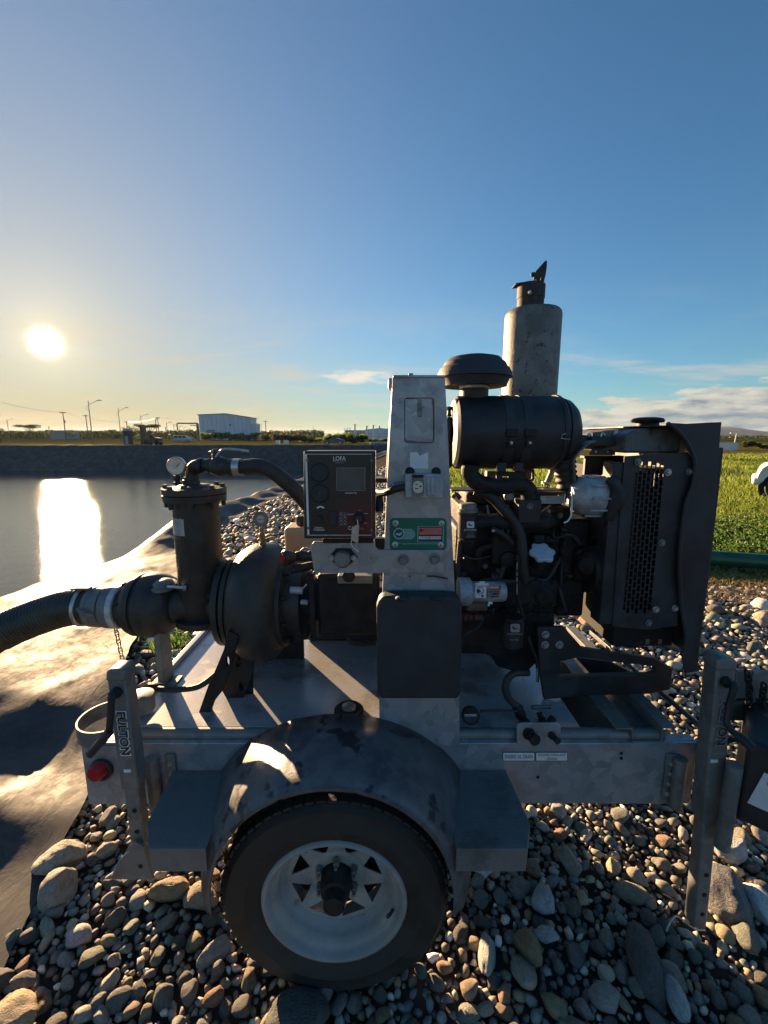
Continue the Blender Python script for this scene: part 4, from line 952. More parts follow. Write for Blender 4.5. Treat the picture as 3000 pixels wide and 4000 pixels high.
for i in range(N):
    for j in range(8): fm_.b.faces.new((vv[i][j], vv[i+1][j], vv[i+1][j+1], vv[i][j+1]))
fo = fm_.build('fender', fend_m, TR, ang=50); so_ = fo.modifiers.new('sheet', 'SOLIDIFY'); so_.thickness = .004
# steps on both sides of the fender
for nm, pts in (('step', [(.205, YF-.004), (.425, YF-.004), (.440, 1.115), (.405, 1.033), (.205, 1.033)]), ('step', [(-.735, YF-.004), (-.50, YF-.004), (-.505, 1.033), (-.665, 1.033), (-.715, 1.115)])):
    st = MB().prism([V((x, y, .565)) for x, y in pts], (0, 0, .006)).build(nm, step_mat, TR, .002)
    xs_ = [x for x, y in pts if y < 1.12]; b = MB()
    fr_ = [q for q in pts if q[1] < 1.2]
    for (xa_, ya_), (xb_, yb_) in zip(fr_[:-1], fr_[1:]):
        b.prism([V((xa_, ya_, .566)), V((xb_, yb_, .566)), V((xb_, yb_, .495)), V((xa_, ya_, .495))], (0, .005, 0))
    b.build('step_lip', step_mat, st, .001)
    b = MB()
    for iy in range(24):
        for ix in range(30):
            x = min(p[0] for p in pts) + .012 + ix*.0095 + (.0047 if iy % 2 else 0); y = 1.045 + iy*.0115
            lim = [p for p in pts]
            if not (max(-.70 if x < 0 else .215, 0 if x > 0 else -9) < x < (-.53 if x < 0 else .415)): continue
            b.prism([V((x-.003, y, .571)), V((x, y-.002, .571)), V((x+.003, y, .571)), V((x, y+.002, .571))], (0, 0, .0016))
    tag(b.build('tread_studs', step_mat, st, smooth=False), kind='stuff')

# ---- jacks
def jack(c_top, c_bot, w_, d_, txt, side, handle, ytop=0.0):
    """c_top, c_bot: centre of the front face (x, z) at top and bottom; Yf front plane"""
    (x1, z1), (x0, z0) = c_top, c_bot; Yf = 1.205
    j = MB(); zs = z0 + (z1-z0)*.42; L = lambda z: x0 + (x1-x0)*(z-z0)/(z1-z0)
    j.prism([V((L(zs)-w_/2, Yf, zs)), V((L(zs)+w_/2, Yf, zs)), V((L(z1)+w_/2, Yf, z1-.02)), V((L(z1)-w_/2, Yf, z1-.02))], (0, d_, 0))
    root = j.build('jack', galv_dull, TR, .006)
    j = MB(); ww = w_*.80
    j.prism([V((L(z0)-ww/2, Yf+.006, z0)), V((L(z0)+ww/2, Yf+.006, z0)), V((L(zs)+ww/2, Yf+.006, zs+.03)), V((L(zs)-ww/2, Yf+.006, zs+.03))], (0, d_-.012, 0)); j.build('inner_leg', galv_dull, root, .005)
    MB().prism([V((L(z1)-w_/2-.003, Yf-.003, z1-.03)), V((L(z1)+w_/2+.003, Yf-.003, z1-.03)), V((L(z1)+w_/2+.001, Yf, z1)), V((L(z1)+w_/2-.012, Yf, z1+.008)), V((L(z1)-w_/2+.012, Yf, z1+.008)), V((L(z1)-w_/2-.001, Yf, z1))], (0, d_+.006, 0)).build('cap', galv_dull, root, .006)
    MB().lathe((L(z1), Yf, z1-.065), (0, -1, 0), [(0, .017), (.012, .017), (.02, .011), (.03, .010)], 16).build('crank_shaft', iron_dk, root)
    ln = z1-.115; text('FULTON', (L(ln-.085) + (.003), Yf-.0035, ln-.092), w_*.62, .157, white_p if side < 0 else grey_p, root, xd=(0, 0, -1), yd=(1, 0, 0), bold=.075)
    text('FULTON', (L(ln-.085) + (.003), Yf-.0038, ln-.092), w_*.50, .150, dark_p, root, xd=(0, 0, -1), yd=(1, 0, 0), bold=.035)
    MB().box((L(z1)-.008, Yf-.003, z1-.345), (L(z1)+.014, Yf, z1-.335)).build('sticker', white_p, root)
    for zz in (z0+.06, z0+.14, z0+.22): MB().lathe((L(zz)+ .004, Yf+.006, zz), (0, -1, 0), [(0, .008), (.0015, .008)], 14).build('pin_hole', void, root)
    b = MB(); b.tube(handle, .010, n=8, seg=2).build('crank_handle', plas, root)
    return root
lt, lb_ = cC(746, 705, 1.205), cE(850, 1180, 1.205)
jl = jack((lt.x, lt.z), (lb_.x, .30), .056, .055, 1, -1, [lt + V((0, -.03, -.065)), cC(722, 860, 1.165), cC(708, 1090, 1.165), cC(640, 1180, 1.15), cC(578, 1245, 1.14)])
MB().cyl(cC(712, 1090, 1.16), cC(580, 1243, 1.14), .013, .012, 12).build('grip', plas, jl)
# triangular foot plate of the left jack
ft = MB().prism([cE(*q, 1.19) for q in [(790, 1120), (835, 1090), (880, 1120), (945, 1325), (640, 1320), (700, 1280)]], (0, .012, 0)).build('foot_plate', galv_dull, jl, .002)
MB().lathe(cE(868, 1238, 1.189), (0, -1, 0), [(0, .008), (.001, .008)], 14).build('pin_hole', void, jl)
MB().tube([cE(795, 1145, 1.18), cE(740, 1200, 1.16), cE(690, 1300, 1.12)], .0022, n=6).build('retaining_wire', boltm, jl)
rt, rb = cG(1398, 470, 1.205), cH(1250, 870, 1.205)
jr = jack((rt.x, rt.z), (rb.x-.012, .05), .058, .058, 1, 1, [rt + V((.0, -.03, -.065)), cR(262, 400, 1.165), cR(190, 705, 1.16), cR(300, 830, 1.12), cR(430, 945, 1.08)])
MB().cyl(cR(300, 830, 1.12), cR(430, 945, 1.08), .014, .013, 12).build('grip', plas, jr)
MB().tube([cH(1000, 890, 1.15), cH(1040, 810, 1.16), cH(1080, 800, 1.17), cH(1180, 875, 1.18), cH(1250, 885, 1.19)], .0028, n=6).build('retaining_wire', boltm, jr)
# rolled strap beside the left jack
bnd = MB(); pts = []
c0 = cC(700, 985, 1.28); 
outer_, inner_ = [], []
ring = []
for k in range(26):
    a = R(95 + 200*k/25); ring.append((cos(a), sin(a)))
vv = []
for ca, sa in ring:
    for rr, zz in ((.088, 0), (.088, -.052), (.083, -.052), (.083, 0)): vv.append(bnd.b.verts.new(c0 + V((rr*ca*1.0, rr*sa*1.0, zz))))
for k in range(25):
    for j in range(4): bnd.b.faces.new((vv[k*4+j], vv[k*4+(j+1) % 4], vv[k*4+4+(j+1) % 4], vv[k*4+4+j]))
bnd.build('rolled_strap', galv_dull, TR)

# ---- tongue, battery box, chain on the right
ta = cR(290, 270, 1.36); tb_ = cR(600, 700, 1.36)
tg = MB().box((ta.x, 1.36, tb_.z), (ta.x+.42, 1.372, ta.z)).build('tongue_plate', galv_dull, TR, .003)
MB().box((ta.x+.002, 1.354, cR(300, 508, 1.36).z-.004), (ta.x+.42, 1.3605, cR(300, 508, 1.36).z+.002)).build('plate_seam', iron_dk, tg)
for q in (.05, .19): MB().box((ta.x+q, 1.352, tb_.z), (ta.x+q+.02, 1.3605, ta.z)).build('rib', galv_dull, tg, .002)
def chain(name, pts, n, r, m, parent, sz):
    P = [V(p) for p in pts]; ln = [(P[i+1]-P[i]).length for i in range(len(P)-1)]; tot = sum(ln); root = None
    for k in range(n):
        d = tot*(k+.5)/n; i = 0
        while d > ln[i] and i < len(ln)-1: d -= ln[i]; i += 1
        c_ = P[i].lerp(P[i+1], d/ln[i]); t_ = (P[i+1]-P[i]).normalized(); u = V((1, 0, 0)) if k % 2 else V((0, 1, 0)); u = (u - t_*u.dot(t_)).normalized()
        hL, hW = tot/n*.68, sz; loop = [c_ + t_*(hL*sy) + u*(hW*sx_) for sx_, sy in ((-1, -.6), (-1, .6), (-.5, 1), (.5, 1), (1, .6), (1, -.6), (.5, -1), (-.5, -1))]
        loop = loop + [loop[0], loop[1]]
        b = MB().tube(loop, r, n=6, seg=2, cap=False)
        o = b.build(name if root is None else 'link', m, parent if root is None else root); root = root or o
    return root
chain('hanging_chain', [cR(370, 270, 1.33), cR(395, 400, 1.33), cR(390, 520, 1.33), cR(370, 640, 1.33), cR(430, 780, 1.32)], 11, .0035, iron_dk, TR, .009)
chain('hanging_chain', [cR(520, 380, 1.33), cR(500, 540, 1.33), cR(500, 700, 1.33)], 8, .0035, iron_dk, TR, .009)
A0, B0 = V((1.10, 1.16, 0)), V((1.47, .80, 0)); dn = V((.62, .78, 0)).normalized()
bb = MB().prism([A0+V((0, 0, .80)), A0+V((.012, .0, .812)), B0+V((0, 0, .812)), B0+V((0, 0, .54)), A0+V((0, 0, .54))], dn*.30).build('battery_box', plas, TR, .012)
e_ = (B0-A0).normalized(); of = V((-dn.x, -dn.y, 0))*.003
lab_ = lambda u, z: A0 + e_*u + V((0, 0, z)) + of
MB().prism([lab_(.045, .735), lab_(.46, .735), lab_(.46, .615), lab_(.02, .615)], of*.4).build('battery_label', white, bb)
MB().prism([lab_(.06, .728)+of*.5, lab_(.44, .728)+of*.5, lab_(.44, .722)+of*.5, lab_(.06, .722)+of*.5], of*.2).build('label_print', grey_p, bb)
MB().lathe(lab_(.065, .705)+of*.5, -dn, [(0, .010), (.0006, .010)], 20).build('label_mark', grey_p, bb)
for k in range(6): MB().prism([lab_(.085, .713-.011*k)+of*.5, lab_(.30+.05*(k % 3), .713-.011*k)+of*.5, lab_(.30+.05*(k % 3), .709-.011*k)+of*.5, lab_(.085, .709-.011*k)+of*.5], of*.2).build('label_print', grey_p, bb)
MB().cyl((1.085, 1.175, .42), (1.085, 1.175, .72), .022, n=16).build('box_post', galv_dull, TR)

# ---- galvanised mast
mp_ = [(848, 815), (961, 814), (967, 930), (975, 1120), (983, 1290), (992, 1500), (993, 1612), (820, 1612), (819, 1500), (826, 1290), (836, 1050), (842, 930)]
toK = lambda x, y: ((x*1.0/1.843+1400)/1.8083, (y/1.843+1400)/1.8083)
hole1 = [toK(*q) for q in rrect(331, 284, 547, 610, 26)]
mast = holed(P_, mp_, [hole1], YF-.006, (0, .006, 0), 'mast', galv, TR, .0015)
pplate(cK, [(334, 292), (525, 286), (532, 300), (526, 330), (536, 345), (540, 604), (430, 600), (345, 590), (334, 575)], YF-.001, .004, 'mast_cover', galv, mast, .001)
a, b_ = cK(320, 270, YF), cK(560, 625, YF); MB().box((a.x, YF+.004, b_.z), (b_.x, YF+.008, a.z)).build('back_plate', galv_dull, mast, smooth=False)
pplate(cK, rrect(428, 238, 456, 420, 5), YF-.0045, .003, 'slot_plate', galv_dull, mast, .001); pplate(cK, [(432, 345), (470, 350), (452, 366), (432, 366)], YF-.0075, .003, 'latch', galv_dull, mast, .001)
for i, (a, b) in enumerate(zip(mp_[7:]+mp_[:1], mp_[8:]+mp_[:1])):
    if a == b: continue
    MB().prism([P_(*a, YF), P_(*b, YF), P_(*b, YF)+V((.006, 0, 0)), P_(*a, YF)+V((.006, 0, 0))], (0, .10, 0)).build('side_flange', galv, mast, smooth=False)
for i in range(1, 6):
    a, b = mp_[i], mp_[i+1]; MB().prism([P_(*a, YF), P_(*b, YF), P_(*b, YF)-V((.006, 0, 0)), P_(*a, YF)-V((.006, 0, 0))], (0, .10, 0)).build('side_flange', galv, mast, smooth=False)
a = cK(250, 150, YF-.008); b_ = cK(622, 135, YF-.008); MB().box((a.x, YF-.010, b_.z-.002), (b_.x, YF+.11, b_.z+.006)).build('top_plate', galv, mast, .002)
a = cK(216, 150, YF+.02); MB().box((a.x, YF+.02, a.z-.025), (a.x+.03, YF+.10, a.z+.004)).build('lifting_lug', galv, mast, .004)
a = cK(361, 106, YF); MB().box((a.x, YF, a.z-.02), (a.x+.014, YF+.01, a.z)).build('tab', galv, mast, .001)
# rear leg seen as a bright edge
MB().prism([cK(238, 390, 1.5), cK(246, 392, 1.5), cK(222, 872, 1.5), cK(196, 872, 1.5), cK(228, 392, 1.5)], (0, .08, 0)).build('rear_leg', galv, mast, .001)
for x, y in ((1187, 337), (1430, 338)): bolt(cA(x, y, YF-.006), (0, -1, 0), .010, .012, iron_dk, mast)
bolt(cA(1125, 346, YF-.006), (0, -1, 0), .006, .006, boltm, mast)
pplate(cA, [(1190, 157), (1255, 158), (1278, 192), (1320, 170), (1356, 158), (1357, 310), (1187, 308)], YF-.0075, .001, 'torn_sticker', white, mast)
# outlet box
ob = pplate(cA, [(1142, 362), (1330, 358), (1490, 362), (1498, 480), (1490, 585), (1145, 583)], 1.285, .040, 'outlet_box', alu, mast, .003)
for (xx, yy), m_ in (((1262, 478), galv_dull), ((1402, 478), alu)):
    pplate(cA, rrect(xx-54, yy-90, xx+54, yy+90, 30), 1.279, .007, 'outlet_cover', m_, ob, .002)
pplate(cA, rrect(1218, 425, 1308, 535, 38, 6), 1.2775, .003, 'socket_face', ivory, ob, .001)
for q in ((1238, 452, 1262, 459), (1236, 490, 1264, 499)): plate(cA, *q, 1.2768, .001, 'socket_slot', void, ob)
pplate(cA, circ(1287, 474, 9, 14), 1.2768, .001, 'socket_slot', void, ob)
for q in ((1208, 368, 1316, 392), ): plate(cA, *q, 1.272, .01, 'cover_hinge', iron_dk, ob, .002)
pplate(cA, rrect(1382, 385, 1420, 560, 16), 1.274, .006, 'cover_ridge', alu, ob, .002)
for q in ((1340, 380), (1340, 572)): bolt(cA(*q, 1.285), (0, -1, 0), .004, .003, boltm, ob, washer=False)
MB().tube([cA(1140, 480, 1.30), cA(1080, 490, 1.29), cA(1010, 515, 1.30), cA(940, 535, 1.34), cA(880, 520, 1.38)], .011, n=10).build('outlet_cable', rubber, mast)
MB().lathe(cA(1120, 478, 1.305), (-1, 0, 0), [(0, .016), (.02, .016), (.022, .012), (.03, .012)], 8).build('cable_gland', galv_dull, mast)
# green sign
sg = pplate(cA, rrect(1002, 768, 1528, 1066, 40), YF-.009, .0028, 'green_sign', green, mast, .0008); yq = YF-.0098
for x, y in ((1055, 815), (1480, 818), (1050, 1013), (1473, 1017)):
    MB().lathe(cA(x, y, YF-.009), (0, -1, 0), [(0, .0098), (.002, .0098), (.003, .006), (.0045, .004), (.005, .001)], 20).build('rivet', boltm, sg); pplate(cA, circ(x, y, 6, 10), YF-.0150, .001, 'rivet_core', void, sg)
pplate(cA, circ(1087, 911, 52, 32), yq, .0006, 'sign_emblem', mint, sg); pplate(cA, circ(1087, 911, 42, 32), yq-.0007, .0006, 'sign_emblem', blue_p, sg)
pplate(cA, [(1052, 920), (1070, 904), (1085, 912), (1100, 905), (1122, 893), (1112, 918), (1092, 932), (1074, 925)], yq-.0014, .0006, 'sign_emblem', mint, sg)
for k in range(11):
    y = 868 + 9*k; x1 = 1238 - abs(k-5)**2*1.1; x0 = 1087 + sqrt(max(0, 54**2-(y-911)**2)) + 3
    plate(cA, x0, y, x1, y+4.4, yq, .0006, 'sign_stripe', mint, sg)
for q in ((1260, 843, 1498, 846), (1260, 987, 1498, 990), (1260, 843, 1263, 990), (1495, 843, 1498, 990)): plate(cA, *q, yq, .0006, 'sign_border', mint, sg)
pplate(cA, [(1263, 848), (1494, 848), (1494, 985), (1263, 985)], yq+.0002, .0005, 'sign_inset', dark_p, sg)
plate(cA, 1270, 857, 1483, 920, yq-.0004, .0006, 'red_sticker', pink, sg)
plate(cA, 1270, 936, 1371, 963, yq-.0004, .0006, 'number_sticker', white, sg); plate(cA, 1377, 936, 1476, 963, yq-.0004, .0006, 'date_sticker', white, sg)
tcrop(cA, '171432', 1282, 941, 1366, 958, yq-.0010, dark_p, sg); tcrop(cA, '12/31/16', 1383, 941, 1470, 958, yq-.0010, dark_p, sg)
tcrop(cA, 'AIR QUALITY SILENCERS', 1332, 880, 1478, 893, yq-.0010, redp, sg); tcrop(cA, 'PORTABLE EQUIPMENT', 1332, 866, 1478, 874, yq-.0010, redp, sg)
plate(cA, 1274, 905, 1480, 907, yq-.0010, .0003, 'sign_rule', redp, sg); pplate(cA, circ(1290, 880, 15, 20), yq-.001, .0004, 'sign_emblem', redp, sg)
for k in range(5): plate(cA, 1306, 870+4.5*k, 1326, 872+4.5*k, yq-.001, .0004, 'sign_stripe', redp, sg)
tcrop(cA, 'EQUIPMENT REGISTRATION PROGRAM', 1120, 998, 1462, 1012, yq-.0004, mint, sg); tcrop(cA, 'PO', 1072, 992, 1100, 1004, yq-.0004, mint, sg)
# arm plate that carries the control panel
arm = pplate(cA, [(268, 1035), (282, 1005), (300, 985), (855, 992), (868, 1045), (900, 1064), (1485, 1064), (1503, 1080), (1506, 1276), (304, 1276), (296, 1240)], 1.312, .008, 'panel_arm', galv, TR, .0015)
a, b_ = cA(304, 1270, 1.312), cA(1506, 1276, 1.312); MB().box((a.x, 1.318, b_.z-.001), (b_.x, 1.40, b_.z+.006)).build('arm_flange', galv, arm)
for x, y in ((1125, 1150), (1415, 1145)): bolt(cA(x, y, 1.312), (0, -1, 0), .0125, .014, galv_dull, arm)
for x, y, r in ((828, 1138, 5), (1187, 1306, 8), (1352, 1306, 7)): pplate(cA, circ(x, y, r, 12), 1.3105 if y < 1200 else YF-.0072, .001, 'drilled_hole', void, arm)
MB().tube([cA(1352, 1306, 1.32), cA(1430, 1308, 1.315), cA(1520, 1325, 1.32), cA(1600, 1332, 1.36)], .0022, n=6).build('thin_wire', rubber, arm)
fl = pplate(cA, [(430, 1135), (478, 1080), (500, 1050), (640, 1052), (660, 1082), (706, 1130), (660, 1172), (640, 1190), (598, 1225), (560, 1232), (530, 1222), (470, 1170)], 1.306, .006, 'socket_flange', iron_dk, arm, .001)
MB().lathe(cA(565, 1140, 1.306), (0, -1, 0), [(0, .026), (.012, .026), (.018, .022), (.018, .0)], 28, cap=False).build('socket_cap', galv_dull, fl); plate(cA, 548, 1075, 582, 1086, 1.300, .008, 'cap_tab', galv_dull, fl)
for x in (465, 670): bolt(cA(x, 1137, 1.306), (0, -1, 0), .0065, .006, boltm, fl)

# ---- control panel
cp = pplate(cA, rrect(204, 146, 868, 958, 14), 1.262, .085, 'control_panel', plas, TR, .004)
yp = 1.2605; pplate(cA, rrect(212, 156, 858, 948, 10), yp, .0015, 'panel_face', panel_m, cp)
y1_ = yp-.0006
for q in ((234, 173, 834, 177.5), (234, 923, 834, 927.5), (234, 173, 238.5, 927), (830, 173, 834.5, 927)): plate(cA, *q, y1_, .0006, 'border_line', white_p, cp)
tcrop(cA, 'LOFA', 476, 197, 592, 238, y1_, white_p, cp); tcrop(cA, 'INDUSTRIES', 476, 241, 592, 251, y1_, grey_p, cp); plate(cA, 500, 256, 574, 259, y1_, .0006, 'print_line', grey_p, cp)
for (x, y) in ((350, 345), (352, 537)):
    MB().lathe(cA(x, y, yp), (0, -1, 0), [(0, .0285), (.004, .0285), (.006, .026), (.004, .0245), (.0035, .0)], 40, cap=False).build('gauge', plas, cp)
pplate(cA, circ(352, 537, 3, 8), yp-.006, .002, 'gauge_pin', steel, cp)
fr_o = holed(cA, rrect(506, 300, 775, 517, 5), [rrect(513, 307, 768, 511, 2)[::-1]], yp-.003, (0, .003, 0), 'screen_frame', galv_dull, cp)
plate(cA, 510, 304, 771, 514, yp-.0012, .001, 'screen', glassm, cp)
tcrop(cA, 'CANplus 750', 585, 526, 695, 544, y1_, white_p, cp)
for x in (545, 593, 640, 687, 735): pplate(cA, rrect(x-13, 557, x+13, 574, 6), yp-.002, .002, 'button', plas_soft, cp, .0006)
arc = [(322+ (397-322)*k/8, 672 - 18*sin(pi*k/8)) for k in range(9)] + [(385 - (385-334)*k/8, 681 - 14*sin(pi*k/8)) for k in range(9)]
pplate(cA, arc, yp-.001, .001, 'throttle_print', white_p, cp)
MB().lathe(cA(353, 765, yp), (0, -1, 0), [(0, .008), (.012, .007), (.014, .005)], 18).build('knob', plas, cp)
pplate(cA, rrect(440, 704, 511, 838, 8), yp-.006, .006, 'rocker_switch', plas_soft, cp, .002)
for i in range(2):
    for j in range(4):
        x0, y0 = 531+36*i, 712+31*j
        holed(cA, [(x0, y0), (x0+37, y0), (x0+37, y0+30), (x0, y0+30)], [[(x0+1.6, y0+1.6), (x0+35.4, y0+1.6), (x0+35.4, y0+28.4), (x0+1.6, y0+28.4)][::-1]], y1_, (0, .0005, 0), 'icon_frame', grey_p, cp)
        pplate(cA, [(x0+9, y0+22), (x0+18, y0+8), (x0+28, y0+22)] if (i+j) % 2 else rrect(x0+9, y0+9, x0+28, y0+21, 3), y1_, .0005, 'icon', grey_p, cp)
for q in ((610, 728, 676, 730), (610, 735, 664, 737), (765, 723, 796, 726), (766, 811, 790, 814), (716, 695, 732, 698)): plate(cA, *q, y1_, .0005, 'print_line', white_p, cp)
tcrop(cA, 'CANplus', 303, 846, 382, 866, y1_, white_p, cp); tcrop(cA, 'COMMANDER', 294, 869, 397, 886, y1_, white_p, cp)
tcrop(cA, 'CAN', 618, 843, 700, 881, y1_, white_p, cp); tcrop(cA, 'plus', 708, 848, 762, 880, y1_, pink, cp)
MB().lathe(cA(718, 762, yp), (0, -1, 0), [(0, .0165), (.010, .0165), (.018, .012), (.030, .011)], 22).build('ignition_switch', plas, cp)
for x, y in ((238, 232), (833, 235), (249, 858), (833, 880)): bolt(cA(x, y, yp), (0, -1, 0), .0045, .003, galv_dull, cp, washer=False)
plate(cA, 380, 958, 850, 1000, 1.30, .04, 'panel_bracket', iron_dk, TR, .002)
plate(cA, 860, 400, 985, 440, 1.36, .03, 'panel_strut', iron_dk, TR, .002)
pplate(cA, [(862, 960), (985, 950), (985, 1045), (915, 1062), (868, 1040)], 1.335, .01, 'panel_strut', iron_dk, TR, .002)
MB().lathe(cA(905, 570, 1.36), (0, -.4, -1), [(0, .014), (.03, .016), (.05, .013)], 14).build('cable_plug', plas, TR)
# keys hang from the switch: a thing of their own
ky = thing('key_ring', 'bunch of metal keys with a tag hanging from the control panel switch', 'keys', tuple(cA(715, 780, 1.225)))
for pts, yy in (([(690, 830), (718, 834), (708, 1005), (640, 965), (655, 860)], 1.222), ([(672, 838), (700, 845), (690, 980), (650, 975)], 1.228)):
    pplate(cA, pts, yy, .002, 'key_tag', steel, ky, .0006)
MB().tube([cA(700, 780, 1.228), cA(705, 830, 1.224), cA(680, 850, 1.226)], .0018, n=6).build('key', boltm, ky)
MB().tube([cA(655, 960, 1.224), cA(643, 1010, 1.222), cA(670, 1045, 1.222), cA(712, 1080, 1.226), cA(690, 1030, 1.226), cA(705, 1000, 1.225)], .0016, n=6).build('key', steel, ky)

# ---- black plastic cover in front of the mast
cv_ = [(818, 1300), (824, 1291), (850, 1288), (960, 1288), (985, 1290), (996, 1297), (999, 1310), (997, 1498), (990, 1511), (822, 1511), (815, 1500), (813, 1315)]
cvr = MB().prism([P_(x, y, 1.262) for x, y in cv_], (0, .06, 0)).build('rubber_cover', plas_soft, TR, .010)
a, b_ = P_(848, 1292, 1.262), P_(972, 1286, 1.262)
for x in (868, 945): q = P_(x, 1292, 1.26); MB().ball(q, .022, 2, (1, .8, .35)).build('cover_lug', plas_soft, cvr)
# ================================================================ pump end
AX = V((1, 0, 0)); PC = V((0, 1.70, 1.045))
pump = MB().lathe((0, 1.70, 1.045), AX, [(-.602, .10), (-.60, .188), (-.582, .212), (-.55, .232), (-.51, .243), (-.475, .243), (-.445, .232), (-.422, .205), (-.412, .182), (-.396, .182), (-.390, .140), (-.33, .140), (-.325, .10)], 56).build('pump_volute', iron, TR, ang=40)
MB().lathe((0, 1.70, 1.045), AX, [(-.655, .12), (-.655, .178), (-.632, .180), (-.630, .165), (-.622, .165), (-.618, .192), (-.602, .192)], 48).build('suction_cover', iron, pump)
for k in range(10):
    a = 2*pi*k/10+.2; bolt((-.390, 1.70+.165*cos(a), 1.045+.165*sin(a)), (1, 0, 0), .008, .014, iron_dk, pump)
for k in range(8):
    a = 2*pi*k/8+.3; bolt((-.655, 1.70+.160*cos(a), 1.045+.160*sin(a)), (-1, 0, 0), .009, .013, iron_dk, pump)
# foot of the volute, discharge neck going back
MB().tube([(-.49, 1.74, .95), (-.49, 1.80, .96), (-.49, 1.84, .96)], .085, n=20, seg=4).build('discharge_neck', iron, pump)
MB().prism([T2(880, 1600, 1.7), T2(1100, 1470, 1.7), T2(1060, 1540, 1.7), T2(960, 1600, 1.7), T2(890, 1705, 1.7), T2(760, 1700, 1.7), T2(560, 1600, 1.7)], (0, .05, 0)).build('volute_foot', iron, pump, .003)
# gauge on the volute
g = cJ(773, 603, 1.70); gd = MB().lathe(g, (0, -1, 0), [(-.012, .024), (-.010, .030), (.006, .0315), (.009, .029), (.006, .0275), (.005, .0)], 32, cap=False).build('volute_gauge', galv_dull, TR)
MB().lathe(g, (0, -1, 0), [(.0055, .0275), (.0057, .0)], 32, cap=False).build('dial', dialm, gd); plate(cJ, 748, 606, 800, 609, 1.693, .0004, 'needle', dark_p, gd)
MB().lathe(cJ(788, 790, 1.70), V((-.06, 0, 1)), [(0, .014), (.012, .014), (.013, .010), (.030, .010), (.031, .013), (.048, .013), (.05, .010), (.062, .008), (.075, .008)], 8).build('gauge_fitting', brass, gd)
# suction pipe, check valve, strainer
sp = MB().cyl((-.86, 1.70, 1.03), (-.64, 1.70, 1.03), .078, n=32).build('suction_pipe', iron, TR)
cvv = MB().lathe((0, 1.70, 1.03), AX, [(-1.045, .085), (-1.040, .118), (-1.020, .128), (-1.000, .130), (-.998, .122), (-.985, .122), (-.983, .132), (-.955, .134), (-.92, .128), (-.885, .112), (-.862, .088), (-.860, .078)], 44).build('check_valve', iron, sp)
for k in range(8):
    a = 2*pi*k/8+.4; bolt((-1.04, 1.70+.108*cos(a), 1.03+.108*sin(a)), (-1, 0, 0), .009, .012, iron_dk, sp)
MB().lathe((-.89, 1.66, 1.12), (0, -.15, 1), [(0, .052), (.012, .052), (.013, .040), (.022, .038), (.03, .02)], 26).build('valve_cap', galv_dull, sp)
MB().tube([T1(230, 1420, 1.62), T1(360, 1425, 1.61), T1(490, 1430, 1.61)], .006, n=8, seg=2).build('tie_rod', steel, sp); bolt(T1(495, 1430, 1.61), (1, 0, 0), .010, .008, boltm, sp)
px_ = -.753; st = MB().lathe((px_, 1.70, 0), (0, 0, 1), [(.97, .082), (.985, .088), (1.465, .0875), (1.47, .0875)], 40).build('strainer_pot', iron, TR)
MB().lathe((px_, 1.70, 0), (0, 0, 1), [(1.470, .088), (1.470, .118), (1.494, .120), (1.4945, .108), (1.499, .108), (1.4995, .121), (1.520, .119), (1.521, .07), (1.531, .055), (1.533, .02)], 44).build('pot_lid', iron, st)
for k in range(8):
    a = 2*pi*k/8+.25; x, y = px_+.106*cos(a), 1.70+.106*sin(a); bolt((x, y, 1.520), (0, 0, 1), .010, .011, iron, st); bolt((x, y, 1.470), (0, 0, -1), .009, .022, iron, st)
MB().lathe((px_, 1.70, 0), (0, 0, 1), [(.96, .11), (.985, .112), (.99, .09)], 36).build('pot_base', iron, st)
# paper label, curved round the pot
lb = MB(); rr = .0885; a0, a1 = R(208), R(262); col_ = []
zt_, zb_ = cI(1230, 1040, 1.62).z, cI(1230, 1150, 1.62).z
for k in range(13):
    a = a0+(a1-a0)*k/12; col_.append((lb.b.verts.new((px_+rr*cos(a), 1.70+rr*sin(a), zb_)), lb.b.verts.new((px_+rr*cos(a), 1.70+rr*sin(a), zt_+.0015*sin(k*2.1)))))
for k in range(12): lb.b.faces.new((col_[k][0], col_[k+1][0], col_[k+1][1], col_[k][1]))
lb.build('caution_label', M('worn_paper', (.40, .39, .37), (.52, .50, .47), 40, .8), st)
a = R(236); cpos = V((px_+.0905*cos(a), 1.70+.0905*sin(a), zt_-.016)); tx = V((-sin(a), cos(a), 0))
text('Caution !', cpos, .018, .062, grey_p, st, xd=tx)
for k in range(6):
    o = text(['pump and hoses may be', 'under pressure', 'stop pump and let cool', 'before opening the lid', 'keep hands away from', 'moving parts'][k], cpos - V((0, 0, .016+.0085*k)), .0045, .05+.008*(k % 2), grey_p, st, xd=tx)
g = cI(1144, 697, 1.66); gd = MB().lathe(g, (0, -1, 0), [(-.014, .028), (-.012, .034), (.006, .0355), (.010, .033), (.007, .031), (.006, .0)], 36, cap=False).build('pot_gauge', steel, TR)
MB().lathe(g, (0, -1, 0), [(.0062, .031), (.0064, .0)], 36, cap=False).build('dial', dialm, gd); pplate(cI, [(1143, 699), (1163, 678), (1166, 681), (1146, 702)], 1.652, .0004, 'needle', dark_p, gd)
MB().lathe(cI(1152, 818, 1.66), (0, 0, 1), [(0, .016), (.010, .016), (.011, .010), (.02, .010), (.021, .013), (.035, .013), (.036, .007), (.05, .007)], 8).build('gauge_fitting', iron_dk, gd)
